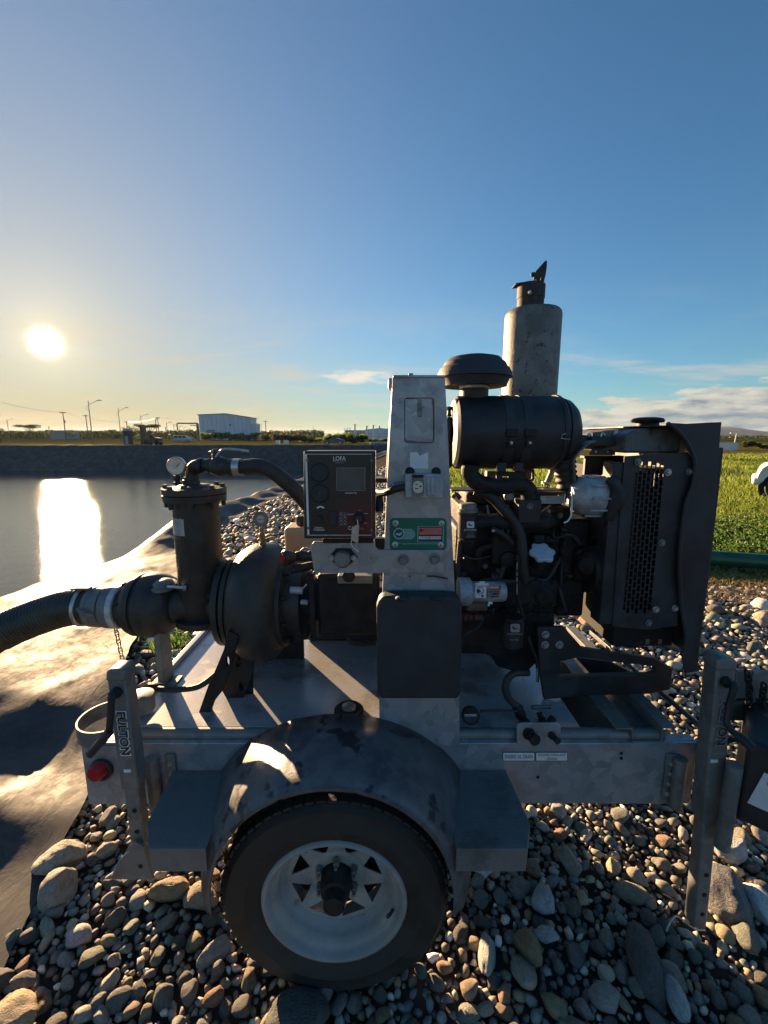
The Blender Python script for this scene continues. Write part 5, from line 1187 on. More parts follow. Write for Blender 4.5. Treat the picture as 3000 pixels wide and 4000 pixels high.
# elbow, ball valve and priming hose over the top
el = MB().tube([cI(1250, 825, 1.70), cI(1247, 740, 1.70), cI(1262, 705, 1.69), cI(1310, 695, 1.68), cI(1370, 695, 1.67)], .026, n=18, seg=6).build('priming_elbow', iron, TR)
MB().lathe(cI(1240, 800, 1.70), (0, 0, 1), [(-.02, .034), (.008, .034), (.01, .028), (.02, .028)], 8).build('elbow_collar', iron, el)
for x in (1300, 1365): MB().lathe(cI(x, 697, 1.675), (1, 0, 0), [(-.006, .030), (.004, .031), (.008, .030)], 18).build('elbow_collar', iron, el)
vb = MB().lathe(cI(1370, 697, 1.67), (1, -.03, -.05), [(0, .027), (.012, .034), (.035, .040), (.058, .034), (.07, .027), (.072, .032), (.088, .032), (.09, .026), (.12, .026)], 20).build('ball_valve', iron, TR)
MB().lathe(cI(1398, 655, 1.67), (0, 0, 1), [(0, .014), (.02, .014), (.022, .010), (.04, .010)], 10).build('valve_stem', iron, vb); MB().ball(cI(1385, 605, 1.67), .010, 2, (1.6, 1, .7)).build('stem_nut', brass, vb)
MB().tube([cI(1398, 640, 1.66), cI(1428, 600, 1.66), cI(1455, 588, 1.66), cI(1530, 590, 1.66), cI(1612, 600, 1.66)], .0045, n=8, seg=4).build('valve_handle', steel, vb)
ph = MB().tube([cI(1480, 715, 1.665), cJ(580, 228, 1.66), cJ(640, 232, 1.66), cJ(760, 225, 1.66), cJ(860, 265, 1.66), cJ(950, 335, 1.66), cJ(1040, 420, 1.66), cJ(1130, 520, 1.68), cJ(1240, 640, 1.75)], .030, n=20, seg=6).build('priming_hose', rubber, TR)
MB().lathe(cJ(604, 230, 1.66), (1, 0, 0), [(-.014, .0335), (.012, .0335)], 24).build('hose_clamp', steel, ph); MB().box(cJ(575, 262, 1.64), cJ(655, 292, 1.655)).build('clamp_screw', galv_dull, ph)

# suction hose: ribbed, a thing of its own
hs = thing('suction_hose', 'thick ribbed black suction hose running off the left edge from the pump inlet', 'hose', (-1.8, 1.7, .9))
path = [cC(600, 280, 1.70), cC(500, 280, 1.70), cC(380, 302, 1.695), cC(250, 345, 1.685), cC(120, 395, 1.67), cC(0, 452, 1.65), cC(-200, 570, 1.62), (-2.6, 1.55, .25), (-3.1, 1.6, .12)]
path = [V(p) for p in path]
smooth = []
E = [path[0]*2-path[1]] + path + [path[-1]*2-path[-2]]
for i in range(1, len(E)-2):
    for k in range(40):
        t = k/40; a, b, c, d = E[i-1:i+3]; smooth.append(.5*((2*b)+(c-a)*t+(2*a-5*b+4*c-d)*t*t+(3*b-a-3*c+d)*t**3))
ls = [0]
for p, q in zip(smooth, smooth[1:]): ls.append(ls[-1]+(q-p).length)
n_s = int(ls[-1]/.0035); res = []
for k in range(n_s): 
    d = ls[-1]*k/n_s; i = min(len(ls)-2, int(np.searchsorted(ls, d, 'right')-1)); res.append(smooth[i].lerp(smooth[i+1], (d-ls[i])/max(1e-6, ls[i+1]-ls[i])))
hose_m = M('ribbed_hose', (.030, .034, .028), (.05, .052, .042), 14, .38, .55, bump=.1)
MB().tube(res, .074, n=28, seg=1, rf=lambda q: .0725 + .0042*(.5+.5*cos(q*n_s*.0035/.0135*2*pi))).build('hose_wall', hose_m, hs, ang=80)
cpl = MB().lathe((0, 1.70, 0), AX, [(0, .01), (.001, .01)], 4); cpl.b.clear()
hx = lambda x, y=280: cC(x, y, 1.70)
z_h = hx(600).z
def ringX(x0, x1, r, nm, m, par, n=40, prof=None):
    a, b = hx(x0).x, hx(x1).x; L_ = b-a
    pr = prof or [(0, r*.97), (.12, r), (.88, r), (1, r*.97)]
    zz = (z_h*(640-x0*.5-x1*.5) + 1.03*((x0+x1)*.5-560))/80 if False else z_h
    return MB().lathe((a, 1.70, zz), AX, [(t*L_, rr_) for t, rr_ in pr], n).build(nm, m, par)
ringX(535, 560, .0815, 'hose_band', steel, hs); ringX(598, 700, .082, 'camlock_sleeve', galv_dull, hs, prof=[(0, .078), (.05, .083), (.25, .083), (.3, .079), (.5, .079), (.55, .084), (.95, .084), (1, .078)])
MB().box(hx(500)+V((0, -.03, .082)), hx(620)+V((0, -.005, .092))).build('band_buckle', galv_dull, hs)
for sy in (-1, 1): MB().tube([V((hx(690).x, 1.70+sy*.085, z_h)), V((hx(650).x, 1.70+sy*.10, z_h+.01)), V((hx(610).x, 1.70+sy*.095, z_h+.03))], .008, n=8).build('cam_lever', galv_dull, hs)
cp2 = ringX(705, 780, .088, 'camlock_adapter', galv_dull, TR, prof=[(0, .083), (.1, .088), (.6, .090), (1, .088)])
ringX(760, 800, .090, 'white_ring', M('worn_white_ring', (.45, .47, .50), (.60, .62, .65), 30, .4), cp2); ringX(798, 880, .079, 'adapter_neck', iron, cp2)
chain('dust_cap_chain', [cC(748, 415, 1.66), cC(762, 480, 1.66), cC(775, 540, 1.66), cC(788, 600, 1.66), cC(802, 652, 1.66)], 9, .0022, galv_dull, TR, .0075)

# post under the check valve, legs, deck hoses
a, b_ = T6(750, 0, 1.62), T6(838, 285, 1.62); pz = MB().box((a.x, 1.62, .70), (b_.x, 1.626, .98)).build('valve_post', galv_dull, TR, .002)
MB().box((b_.x-.006, 1.626, .70), (b_.x, 1.70, .98)).build('post_flange', galv_dull, pz, .001)
MB().box((a.x-.03, 1.60, .70), (b_.x+.04, 1.70, .708)).build('post_foot', galv_dull, pz, .001)
ovals = lambda cx_, cy_, rx, ry, sl: [(cx_+rx*cos(2*pi*k/16)+sl*ry*sin(2*pi*k/16), cy_+ry*sin(2*pi*k/16)) for k in range(16)]
holed(cC, [(1475, 440), (1540, 470), (1510, 620), (1440, 830), (1385, 900), (1330, 1070), (1300, 1150), (1240, 1180), (1212, 1160), (1222, 1100), (1290, 960), (1350, 790), (1400, 680), (1450, 560)], [ovals(1474, 640, 11, 34, .0)], 1.46, (0, .02, 0), 'pump_leg', iron_dk, TR, .002)
holed(cC, [(1530, 470), (1640, 500), (1640, 700), (1600, 820), (1560, 900), (1480, 900), (1440, 830), (1480, 720), (1510, 600)], [ovals(1553, 600, 13, 34, -.15), ovals(1545, 650, 15, 24, -.1), ovals(1562, 800, 14, 30, .0)], 1.55, (0, .012, 0), 'pump_leg', iron_dk, TR, .002)
pplate(cC, [(1545, 560), (1640, 480), (1640, 1130), (1580, 1130), (1500, 1100), (1480, 880)], 1.575, .006, 'leg_web', iron_dk, TR)
gs_ = holed(T6, [(988, 768), (1062, 890), (1055, 908), (935, 896), (918, 884)], [ovals(975, 853, 20, 9, 0), ovals(1032, 857, 20, 9, 0)], 1.35, (0, .006, 0), 'foot_gusset', galv_dull, TR, .001)
MB().tube([T6(700, 335, 1.52), T6(830, 350, 1.50), T6(1000, 352, 1.50), T6(1150, 330, 1.49), T6(1260, 270, 1.49), T6(1340, 205, 1.50)], .011, n=10).build('drain_hose', rubber, TR)
MB().lathe(T6(690, 332, 1.52), (1, 0, 0), [(0, .016), (.03, .018), (.055, .014), (.06, .011)], 10).build('hose_fitting', iron_dk, TR)
MB().lathe(T6(620, 470, 1.45), (0, 0, 1), [(-.03, .045), (.03, .045), (.035, .02)], 24).build('deck_filter', galv_dull, TR)
# fuel filler behind the fender
q = cF(722, 96, 1.42); fc = MB().lathe((q.x, 1.46, .70), (0, 0, 1), [(0, .055), (.012, .055), (.014, .048), (.02, .046)], 30).build('fuel_filler', iron_dk, TR); MB().lathe((q.x, 1.46, .715), (0, 0, 1), [(0, .028), (.012, .026), (.016, .015)], 12).build('filler_cap', steel, fc)

# bearing frame and flywheel housing
MB().box((-.71, 1.85, .701), (-.372, 1.87, .99)).build('deck_shade_plate', iron_dk, TR, .003)  # hidden plate added to shade the deck left of the sunlit strip
MB().box((-.39, 2.03, .701), (.62, 2.14, .98)).build('deck_shade_box', plas, TR, .01)  # added box, mostly out of view, that keeps sun off the deck
MB().lathe(PC, AX, [(-.33, .10), (-.24, .085), (-.235, .12), (-.215, .125), (-.21, .06), (-.16, .06)], 32).build('bearing_frame', iron_dk, TR)
MB().box(cJ(1112, 1000, 1.55), cJ(1172, 1470, 1.57)).build('frame_plate', iron_dk, TR, .003)
MB().box(cJ(1100, 1000, 1.80), cJ(1172, 1300, 1.83)).build('frame_plate', iron_dk, TR, .003)
MB().box((cJ(1172, 1010, 1.55).x, 1.56, cJ(1172, 1455, 1.55).z), (cJ(1620, 1010, 1.55).x, 1.98, cJ(1172, 1010, 1.55).z)).build('coupling_housing', iron_dk, TR, .012)
a = cJ(1330, 1000, 1.52); MB().box((a.x, 1.50, a.z-.03), (cJ(1575, 1000, 1.52).x, 1.56, a.z)).build('cover_plate', galv_dull, TR, .002); bolt(cJ(1405, 1015, 1.50), (0, -1, 0), .016, .012, iron_dk, TR)
MB().tube([cJ(1395, 1455, 1.46), cJ(1430, 1490, 1.45), cJ(1500, 1500, 1.45), cJ(1600, 1497, 1.45)], .010, n=8).build('drip_rail', iron_dk, TR)
MB().prism([cJ(1010, 1370, 1.62), cJ(1110, 1340, 1.62), cJ(1110, 1470, 1.62), cJ(1000, 1500, 1.62)], (0, .2, 0)).build('frame_foot', iron_dk, TR, .004)
for (x0, y0, x1, y1, r, m_) in ((985, 1115, 1075, 1120, .014, alu), (1060, 1200, 1112, 1205, .010, alu), (1000, 940, 1155, 945, .010, iron_dk), (985, 885, 1020, 875, .004, steel), (1075, 1105, 1100, 1075, .004, steel), (990, 970, 1150, 935, .016, iron_dk)):
    MB().cyl(cJ(x0, y0, 1.58), cJ(x1, y1, 1.58), r, n=10).build('control_rod', m_, TR)
kn = MB().lathe(cJ(975, 880, 1.50), (-.75, -.6, .1), [(-.02, .02), (.0, .026), (.018, .030), (.024, .024)], 10).build('priming_knob', plas, TR); MB().lathe(cJ(930, 888, 1.48), (-.75, -.6, .1), [(0, .017), (.003, .016)], 16).build('knob_insert', redp, kn)
MB().lathe(cJ(1012, 868, 1.54), (1, 0, 0), [(0, .010), (.01, .018), (.035, .020), (.05, .017), (.06, .022), (.075, .020)], 12).build('cable_connector', plas, TR)
MB().tube([cJ(1060, 830, 1.54), cJ(1090, 812, 1.52), cJ(1150, 828, 1.50)], .004, n=6).build('steel_clip', steel, TR)
# coolant tank behind the panel
a, b_ = cJ(937, 672, 1.95), cJ(1180, 905, 1.95); jt = MB().box((a.x, 1.95, b_.z), (a.x+.22, 2.10, a.z+.002)).build('coolant_tank', jug_m, TR, .014); MB().lathe((cJ(1065, 640, 1.98).x, 2.02, a.z), (0, 0, 1), [(0, .028), (.01, .034), (.045, .034), (.05, .028)], 18).build('tank_cap', plas, jt)
MB().box((a.x+.0, 1.93, b_.z-.01), (a.x+.24, 2.12, b_.z)).build('tank_tray', galv_dull, jt)
# ================================================================ engine
def bx(c, x0, y0, x1, y1, Ya, Yb, name, m, par, bev=.004, label=None): return plate(c, x0, y0, x1, y1, Ya, Yb-Ya, name, m, par, bev, label)
eng = bx(cB, 200, 640, 1330, 1480, 1.60, 1.90, 'engine_block', engine_m, TR, .012)
bx(cB, 250, 440, 1290, 642, 1.61, 1.88, 'cylinder_head', engine_m, eng, .006)
bx(cB, 300, 300, 1240, 442, 1.65, 1.84, 'valve_cover', iron_dk, eng, .015)
MB().lathe((.05, 1.73, 1.05), AX, [(0, .20), (.03, .235), (.10, .235), (.12, .20), (.16, .19)], 40).build('flywheel_housing', engine_m, eng)
bx(cB, 1230, 560, 1420, 1500, 1.58, 1.90, 'timing_cover', engine_m, eng, .012)
MB().prism([cB(x, y, 1.60) for x, y in [(170, 1450), (1150, 1450), (1150, 1880), (960, 1960), (860, 2060), (725, 2022), (600, 1985), (545, 1895), (485, 1862), (170, 1852)]], (0, .27, 0)).build('oil_sump', engine_m, eng, .01)
for k in range(9):
    q = cB(300 + 100*k, 1462, 1.60); bolt(q, (0, -1, 0), .007, .007, iron_dk, eng)
for k in range(6): bolt(cB(320+150*k, 300, 1.74) + V((0, 0, .004)), (0, 0, 1), .008, .014, iron_dk, eng)
# manifold, pipes and clutter on the near side
for k in range(4): MB().lathe(cB(430+200*k, 560, 1.60), (0, -1, 0), [(0, .034), (.02, .032), (.05, .026), (.052, .02)], 18).build('intake_runner', iron_dk, eng)
MB().tube([cB(380, 590, 1.545), cB(700, 585, 1.54), cB(1060, 590, 1.545)], .030, n=16, seg=4).build('intake_manifold', iron_dk, eng)
MB().tube([cB(430, 1000, 1.58), cB(430, 860, 1.56), cB(640, 800, 1.55), cB(760, 850, 1.56), cB(770, 1040, 1.58)], .012, n=10).build('fuel_line', iron_dk, eng)
bx(cB, 560, 700, 800, 1010, 1.53, 1.60, 'injection_pump', iron_dk, eng, .012)
MB().lathe(cB(690, 940, 1.53), (0, -1, 0), [(0, .03), (.02, .028), (.024, .015)], 20).build('pump_cover', iron_dk, eng)
for k in range(4): MB().tube([cB(600+50*k, 720, 1.55), cB(590+60*k, 640, 1.53), cB(520+150*k, 520, 1.57), cB(500+200*k, 430, 1.62)], .0045, n=6).build('injector_line', galv_dull, eng)
bx(cB, 950, 712, 1060, 800, 1.55, 1.60, 'solenoid', iron_dk, eng, .006); bx(cB, 1060, 722, 1200, 792, 1.56, 1.60, 'solenoid', iron_dk, eng, .006)
MB().tube([cB(1200, 715, 1.56), cB(1320, 720, 1.56), cB(1400, 800, 1.56)], .009, n=8).build('harness', rubber, eng)
bx(cB, 640, 1150, 1180, 1400, 1.54, 1.60, 'side_cover', engine_m, eng, .012)
for k in range(5): bolt(cB(690+110*k, 1175, 1.54), (0, -1, 0), .006, .006, iron_dk, eng); bolt(cB(690+110*k, 1380, 1.54), (0, -1, 0), .006, .006, iron_dk, eng)
MB().lathe((cB(1000, 1200, 1.6).x, 1.58, cB(1000, 1240, 1.6).z), (0, -1, 0), [(0, .055), (.03, .052), (.05, .03)], 24).build('gear_cover', engine_m, eng)
MB().lathe(cL(330, 1500, 1.56), (1, 0, 0), [(-.07, .085), (-.04, .09), (-.035, .075), (-.03, .09), (-.0, .088)], 30).build('crank_pulley', iron_dk, eng)
MB().lathe(cL(345, 1130, 1.60), (1, 0, 0), [(-.05, .06), (-.03, .065), (-.0, .062)], 26).build('fan_pulley', iron_dk, eng)
MB().lathe(cL(220, 1450, 1.55), (-.7, -1, 0), [(0, .055), (.03, .05), (.05, .03), (.055, .0)], 26, cap=False).build('water_pump', engine_m, eng)
bx(cL, 110, 1330, 380, 1620, 1.55, 1.60, 'water_pump_cover', engine_m, eng, .02)
pplate(cL, [(116, 1412), (193, 1440), (190, 1520), (116, 1482)], 1.548, .0015, 'warning_label', pink, eng, label='small red and white warning label'); pplate(cL, [(116, 1455), (192, 1483), (191, 1490), (116, 1462)], 1.5468, .001, 'label_stripe', white_p, eng)
pplate(cL, [(120, 1466), (188, 1492), (187, 1515), (120, 1482)], 1.5470, .001, 'label_stripe', grey_p, eng)
# fuel filter
c0 = cB(308, 620, 1.50); ff = MB().lathe((c0.x, 1.50, c0.z), (0, 0, 1), [(-.045, .026), (-.042, .033), (.040, .034), (.042, .037), (.050, .037)], 32).build('fuel_filter', plas, eng)
MB().lathe((c0.x, 1.50, c0.z), (0, 0, 1), [(.05, .035), (.060, .035), (.061, .030), (.078, .029), (.080, .024)], 28).build('filter_head', galv_dull, ff)
MB().lathe((c0.x, 1.50, c0.z-.055), (0, 0, 1), [(0, .030), (.008, .031)], 20).build('filter_base', iron_dk, ff)
def deere(c, x, y, s, Y, m, par):
    holed(c, rrect(x-36*s, y-32*s, x+36*s, y+32*s, 14*s), [rrect(x-30*s, y-26*s, x+30*s, y+26*s, 10*s)[::-1]], Y, (0, .0006, 0), 'logo_frame', m, par)
    pplate(c, rrect(x-36*s, y-32*s, x+36*s, y+32*s, 14*s), Y+.0006, .0006, 'logo_ground', m, par)
    pplate(c, [(x-24*s, y-2*s), (x-18*s, y-14*s), (x-10*s, y-18*s), (x-12*s, y-8*s), (x-2*s, y-2*s), (x+14*s, y+2*s), (x+24*s, y+12*s), (x+12*s, y+8*s), (x+8*s, y+14*s), (x-4*s, y+8*s), (x-18*s, y+14*s), (x-12*s, y+4*s)], Y-.0006, .0006, 'logo_deer', dark_p, par)
yf = 1.4645
deere(cB, 339, 614, 1, yf, white_p, ff); tcrop(cB, 'JOHN DEERE', 276, 656, 397, 674, yf, white_p, ff); tcrop(cB, 'FILTER', 312, 690, 370, 699, yf, grey_p, ff); plate(cB, 306, 712, 374, 717, yf, .0006, 'print_line', grey_p, ff); plate(cB, 294, 727, 382, 733, yf, .0006, 'print_line', grey_p, ff)
MB().tube([cB(175, 345, 1.52), cB(190, 320, 1.51), cB(215, 330, 1.50), cB(240, 360, 1.50)], .008, n=8).build('fuel_hose', rubber, eng)
MB().lathe(cB(700, 335, 1.56), (0, -1, 0), [(0, .018), (.015, .018), (.02, .012)], 14).build('breather_plug', galv_dull, eng)
# oil filter
c0 = cB(745, 1640, 1.48); of_ = MB().lathe((c0.x, 1.48, c0.z), (0, 0, 1), [(-.055, .030), (-.050, .038), (.045, .039), (.048, .034), (.06, .034)], 32).build('oil_filter', plas, eng); yf = 1.4395
deere(cB, 768, 1606, 1.25, yf, grey_p, of_); tcrop(cB, 'JOHN DEERE', 690, 1655, 838, 1674, yf, grey_p, of_); tcrop(cB, 'FILTER', 722, 1713, 802, 1727, yf, grey_p, of_)
# starter motor
a, b_ = cB(355, 1255, 1.47), cB(672, 1255, 1.47); sm_ = MB().lathe(a, (1, 0, 0), [(-.05, .05), (-.01, .05), (0, .036), (b_.x-a.x-.012, .036), (b_.x-a.x-.002, .033), (b_.x-a.x, .028)], 32).build('starter_motor', alu, eng)
yf = 1.4325; pplate(cB, [(383, 1206), (494, 1208), (490, 1320), (385, 1316)], yf, .0012, 'starter_label', white, sm_); pplate(cB, [(494, 1203), (626, 1200), (626, 1306), (494, 1318)], yf, .0012, 'danger_label', dark_p, sm_); pplate(cB, [(494, 1203), (626, 1200), (626, 1232), (494, 1234)], yf-.0005, .0006, 'danger_band', pink, sm_)
plate(cB, 612, 1202, 628, 1304, yf-.0005, .0006, 'danger_band', pink, sm_)
tcrop(cB, 'DANGER', 530, 1208, 612, 1224, yf-.001, white_p, sm_)
for k, s in enumerate(('Start only from', 'seat in park or', 'neutral.', 'Starting in gear', 'kills.')): tcrop(cB, s, 503, 1240+15*k, (603, 598, 545, 606, 535)[k], 1251+15*k, yf-.001, white_p, sm_)
holed(cB, circ(432, 1247, 35, 24), [circ(432, 1247, 30, 24)[::-1]], yf-.0006, (0, .0006, 0), 'prohibition_sign', dark_p, sm_); pplate(cB, [(408, 1224), (412, 1220), (456, 1270), (452, 1274)], yf-.0006, .0006, 'prohibition_sign', dark_p, sm_); pplate(cB, [(400, 1235), (428, 1238), (432, 1262), (415, 1270), (402, 1258)], yf-.0004, .0004, 'prohibition_sign', dark_p, sm_); pplate(cB, circ(455, 1298, 12, 12), yf-.0006, .0006, 'prohibition_sign', dark_p, sm_)
pplate(cB, [(388, 1172), (515, 1175), (513, 1200), (388, 1200)], yf+.004, .001, 'part_tag', white, sm_); pplate(cB, rrect(420, 1158, 480, 1172, 6), yf+.004, .001, 'part_tag', white, sm_)
MB().cyl(cB(300, 1385, 1.48), cB(490, 1380, 1.48), .022, n=16).build('starter_solenoid', rust, eng); MB().cyl(cB(505, 1362, 1.46), cB(545, 1360, 1.46), .009, n=10).build('terminal', steel, eng); MB().cyl(cB(500, 1385, 1.455), cB(520, 1383, 1.455), .007, n=8).build('terminal', steel, eng)
for k, x in enumerate((275, 365, 375)): bx(cB, (275, 322, 372)[k], 1482, (318, 366, 458)[k], 1535, 1.50, 1.53, 'terminal_cover', M('dull_red_rubber', (.12, .035, .03), rough=.7) if k == 0 else bpy.data.materials['dull_red_rubber'], eng, .004)
MB().tube([cB(270, 1680, 1.5), cB(330, 1640, 1.5), cB(400, 1600, 1.52), cB(470, 1500, 1.54)], .006, n=8).build('battery_cable', rubber, eng)
# filler cap: six lobed white cap
c0 = cB(1030, 868, 1.50); nv_ = V((.02, -.50, .86)).normalized(); u, v = frame_of(nv_); pr = []
for k in range(48):
    a = 2*pi*k/48; r = .043*(1 + .11*cos(6*a)); pr.append(c0 + (u*cos(a) + v*sin(a))*r)
fcp = MB().prism(pr, -nv_*.016).build('oil_filler_cap', M('pale_blue_cap', (.42, .50, .60), (.52, .60, .70), 30, .4), eng, .003); MB().lathe(c0-nv_*.016, -nv_, [(0, .03), (.05, .03)], 20).build('filler_neck', iron_dk, fcp)
# control unit, plate, dip stick
ecu = bx(cB, 806, 378, 1012, 600, 1.50, 1.56, 'control_unit', plas, eng, .004); holed(cB, circ(912, 438, 27, 20), [circ(912, 438, 23, 20)[::-1]], 1.4994, (0, .0006, 0), 'maker_mark', grey_p, ecu); pplate(cB, [(896, 440), (912, 424), (916, 440), (930, 446), (910, 452)], 1.4992, .0006, 'maker_mark', grey_p, ecu)
npn = bx(cB, 1012, 335, 1240, 412, 1.53, 1.533, 'name_plate', alu, eng, .001)
for k in range(4): plate(cB, 1060, 348+15*k, 1215, 353+15*k, 1.5292, .0006, 'print_line', galv_dull, npn)
bx(cB, 1238, 318, 1246, 430, 1.52, 1.54, 'plate_bracket', steel, eng, .001)
bx(cB, 980, 300, 1260, 318, 1.50, 1.60, 'mounting_strip', iron_dk, eng, .001)
MB().tube([cB(1315, 300, 1.46), cB(1312, 420, 1.46), cB(1305, 520, 1.45), cB(1275, 575, 1.44), cB(1235, 597, 1.44)], .0028, n=6).build('white_wire', white_p, eng)
dsx = MB().tube([cB(785, 900, 1.475), cB(793, 980, 1.475), cB(780, 1130, 1.475), cB(785, 1270, 1.475), cB(830, 1450, 1.475), cB(850, 1520, 1.48)], .0065, n=8).build('dip_stick_tube', iron_dk, eng)
for y0, y1 in ((978, 1040), (1075, 1100), (1120, 1160), (1180, 1280)): MB().cyl(cB(786, y0, 1.468), cB(784, y1, 1.468), .0018, n=6).build('tube_tape', boltm, dsx)
MB().tube([cB(890, 1680, 1.44), cB(925, 1790, 1.44), cB(965, 1900, 1.44), cB(985, 2020, 1.44), cB(985, 2120, 1.44)], .0055, n=8).build('drain_tube', iron_dk, eng); MB().cyl(cB(978, 1990, 1.433), cB(984, 2120, 1.433), .0016, n=6).build('tube_tape', boltm, eng)
# big hoses under the air cleaner
MB().tube([T5(385, 1290, 1.52), T5(375, 1370, 1.52), T5(420, 1450, 1.52), T5(520, 1500, 1.53), T5(680, 1520, 1.54), T5(880, 1500, 1.54), T5(1000, 1560, 1.54), T5(1030, 1700, 1.54)], .031, n=20, seg=6).build('turbo_pipe', iron_dk, eng)
MB().tube([cB(380, 280, 1.55), cB(520, 330, 1.54), cB(660, 470, 1.52), cB(780, 620, 1.51), cB(825, 760, 1.50), cB(838, 1000, 1.50), cB(860, 1150, 1.52)], .019, n=16, seg=6).build('coolant_hose', rubber, eng)
MB().tube([cB(540, 660, 1.50), cB(640, 700, 1.49), cB(740, 790, 1.50)], .011, n=10).build('breather_hose', rubber, eng); bx(cB, 545, 662, 575, 684, 1.485, 1.49, 'clip', steel, eng, .001)
bx(T5, 175, 1560, 540, 1575, 1.50, 1.60, 'shelf', iron_dk, eng, .001); bx(T5, 1060, 1560, 1400, 1600, 1.54, 1.62, 'coolant_rail', iron_dk, eng, .006)
holed(T5, rrect(965, 1330, 1072, 1462, 20), [rrect(984, 1348, 1046, 1450, 26)[::-1]], 1.56, (0, .008, 0), 'lifting_eye', iron_dk, eng, .001)
bk = holed(T5, rrect(662, 1362, 965, 1500, 12), [rrect(726, 1410, 790, 1426, 7)[::-1]], 1.52, (0, .01, 0), 'cleaner_bracket', iron_dk, eng, .001)
for x0 in (680, 866): bx(T5, x0, 1262, x0+88, 1362, 1.50, 1.53, 'bracket_leg', plas, bk, .002)
bx(T5, 560, 1355, 655, 1500, 1.66, 1.70, 'heat_shield', muff_m, eng, .004)
MB().tube([T5(1265, 1300, 1.66), T5(1258, 1370, 1.66), T5(1225, 1450, 1.66), T5(1200, 1510, 1.66)], .012, n=12).build('vent_pipe', M('pale_pink_pipe', (.40, .33, .30), rough=.5), eng); MB().lathe(T5(1200, 1492, 1.66), (0, 0, 1), [(0, .018), (.008, .018)], 16).build('pipe_clamp', steel, eng)  # vent pipe in one even pale pinkish colour
# exhaust manifold up to the silencer
MB().cyl((.60, 1.86, 1.30), (.60, 1.86, 1.62), .04, n=20).build('exhaust_pipe', rust, eng)
# alternator
a = cL(95, 905, 1.52); al = MB().lathe(a, (1, .05, 0), [(-.02, .035), (0, .052), (.012, .066), (.02, .070), (.105, .072), (.108, .076), (.125, .076), (.128, .068), (.165, .064), (.18, .05)], 40).build('alternator', alu, eng)
MB().lathe(a+V((.112, 0, 0)), (1, .05, 0), [(0, .0775), (.020, .0775)], 40).build('alternator_band', plas, al)
MB().tube([cL(385, 770, 1.46), cL(410, 800, 1.45), cL(430, 870, 1.45), cL(400, 960, 1.46), cL(370, 1100, 1.48), cL(360, 1250, 1.52)], .020, n=12).build('fan_belt_cover', plas, eng)
for k in range(10):
    an = 2*pi*k/10; MB().box(a+V((.03, -.073*cos(an)-.004, .073*sin(an)-.003)), a+V((.09, -.073*cos(an)+.004, .073*sin(an)+.003))).build('alternator_rib', alu, al, .001)

# ---- air cleaner
ac = MB().lathe((0, 1.60, 0), AX, [(.238, .04), (.240, .115), (.250, .128), (.262, .131), (.62, .131), (.640, .130), (.642, .134), (.655, .134), (.66, .128), (.668, .124), (.672, .120), (.674, .124), (.70, .116), (.722, .098), (.738, .07), (.742, .0)], 56, cap=False)
zc_ = P_(1100, 935, 1.60).z; 
for v_ in ac.b.verts: v_.co.z += zc_
x_l, x_r = T5(182, 900, 1.60).x, T5(1512, 900, 1.60).x
for v_ in ac.b.verts: v_.co.x = x_l + (v_.co.x-.238)*(x_r-x_l)/(.742-.238)
ac = ac.build('air_cleaner', plas, TR, ang=30)
for x0 in (742, 938):
    xa, xb = T5(x0, 700, 1.47).x, T5(x0+98, 700, 1.47).x
    xa, xb = xa*1.03, xb*1.03
    MB().lathe((0, 1.60, zc_), AX, [(xa, .1335), (xb, .1335)], 56).build('strap', plas_soft, ac, .001)
    q = T5(x0+55, 935, 1.462); MB().box((xa-.002, 1.460, q.z-.014), (xb+.006, 1.474, q.z+.010)).build('strap_buckle', iron_dk, ac, .002); MB().lathe(V((xa*.5+xb*.5, 1.462, q.z-.035)), (0, -1, 0), [(0, .006), (.006, .005)], 8).build('strap_bolt', boltm, ac)
    MB().box((xa+.004, 1.463, q.z-.05), (xb-.002, 1.474, q.z-.014)).build('strap_tail', iron_dk, ac, .002)
hp = [T5(1362, 1000, 1.466), T5(1370, 965, 1.462), T5(1435, 940, 1.47), T5(1490, 955, 1.50), T5(1485, 985, 1.50), T5(1445, 1014, 1.47), T5(1362, 1002, 1.466)]
MB().tube(hp, .0016, n=6, seg=1).build('latch_wire', boltm, ac)
q = T5(238, 650, 1.52); MB().ball(V((x_l+.004, 1.56, zc_+.09)), .03, 2, (.25, .8, 1)).build('end_boss', plas, ac)
bx(T5, 125, 765, 182, 1330, 1.60, 1.66, 'cleaner_outlet', plas, ac, .01); MB().lathe(T5(150, 765, 1.62), (0, 0, 1), [(0, .010), (.012, .007), (.022, .007), (.023, .012), (.035, .012)], 10).build('restriction_gauge', plas, ac)
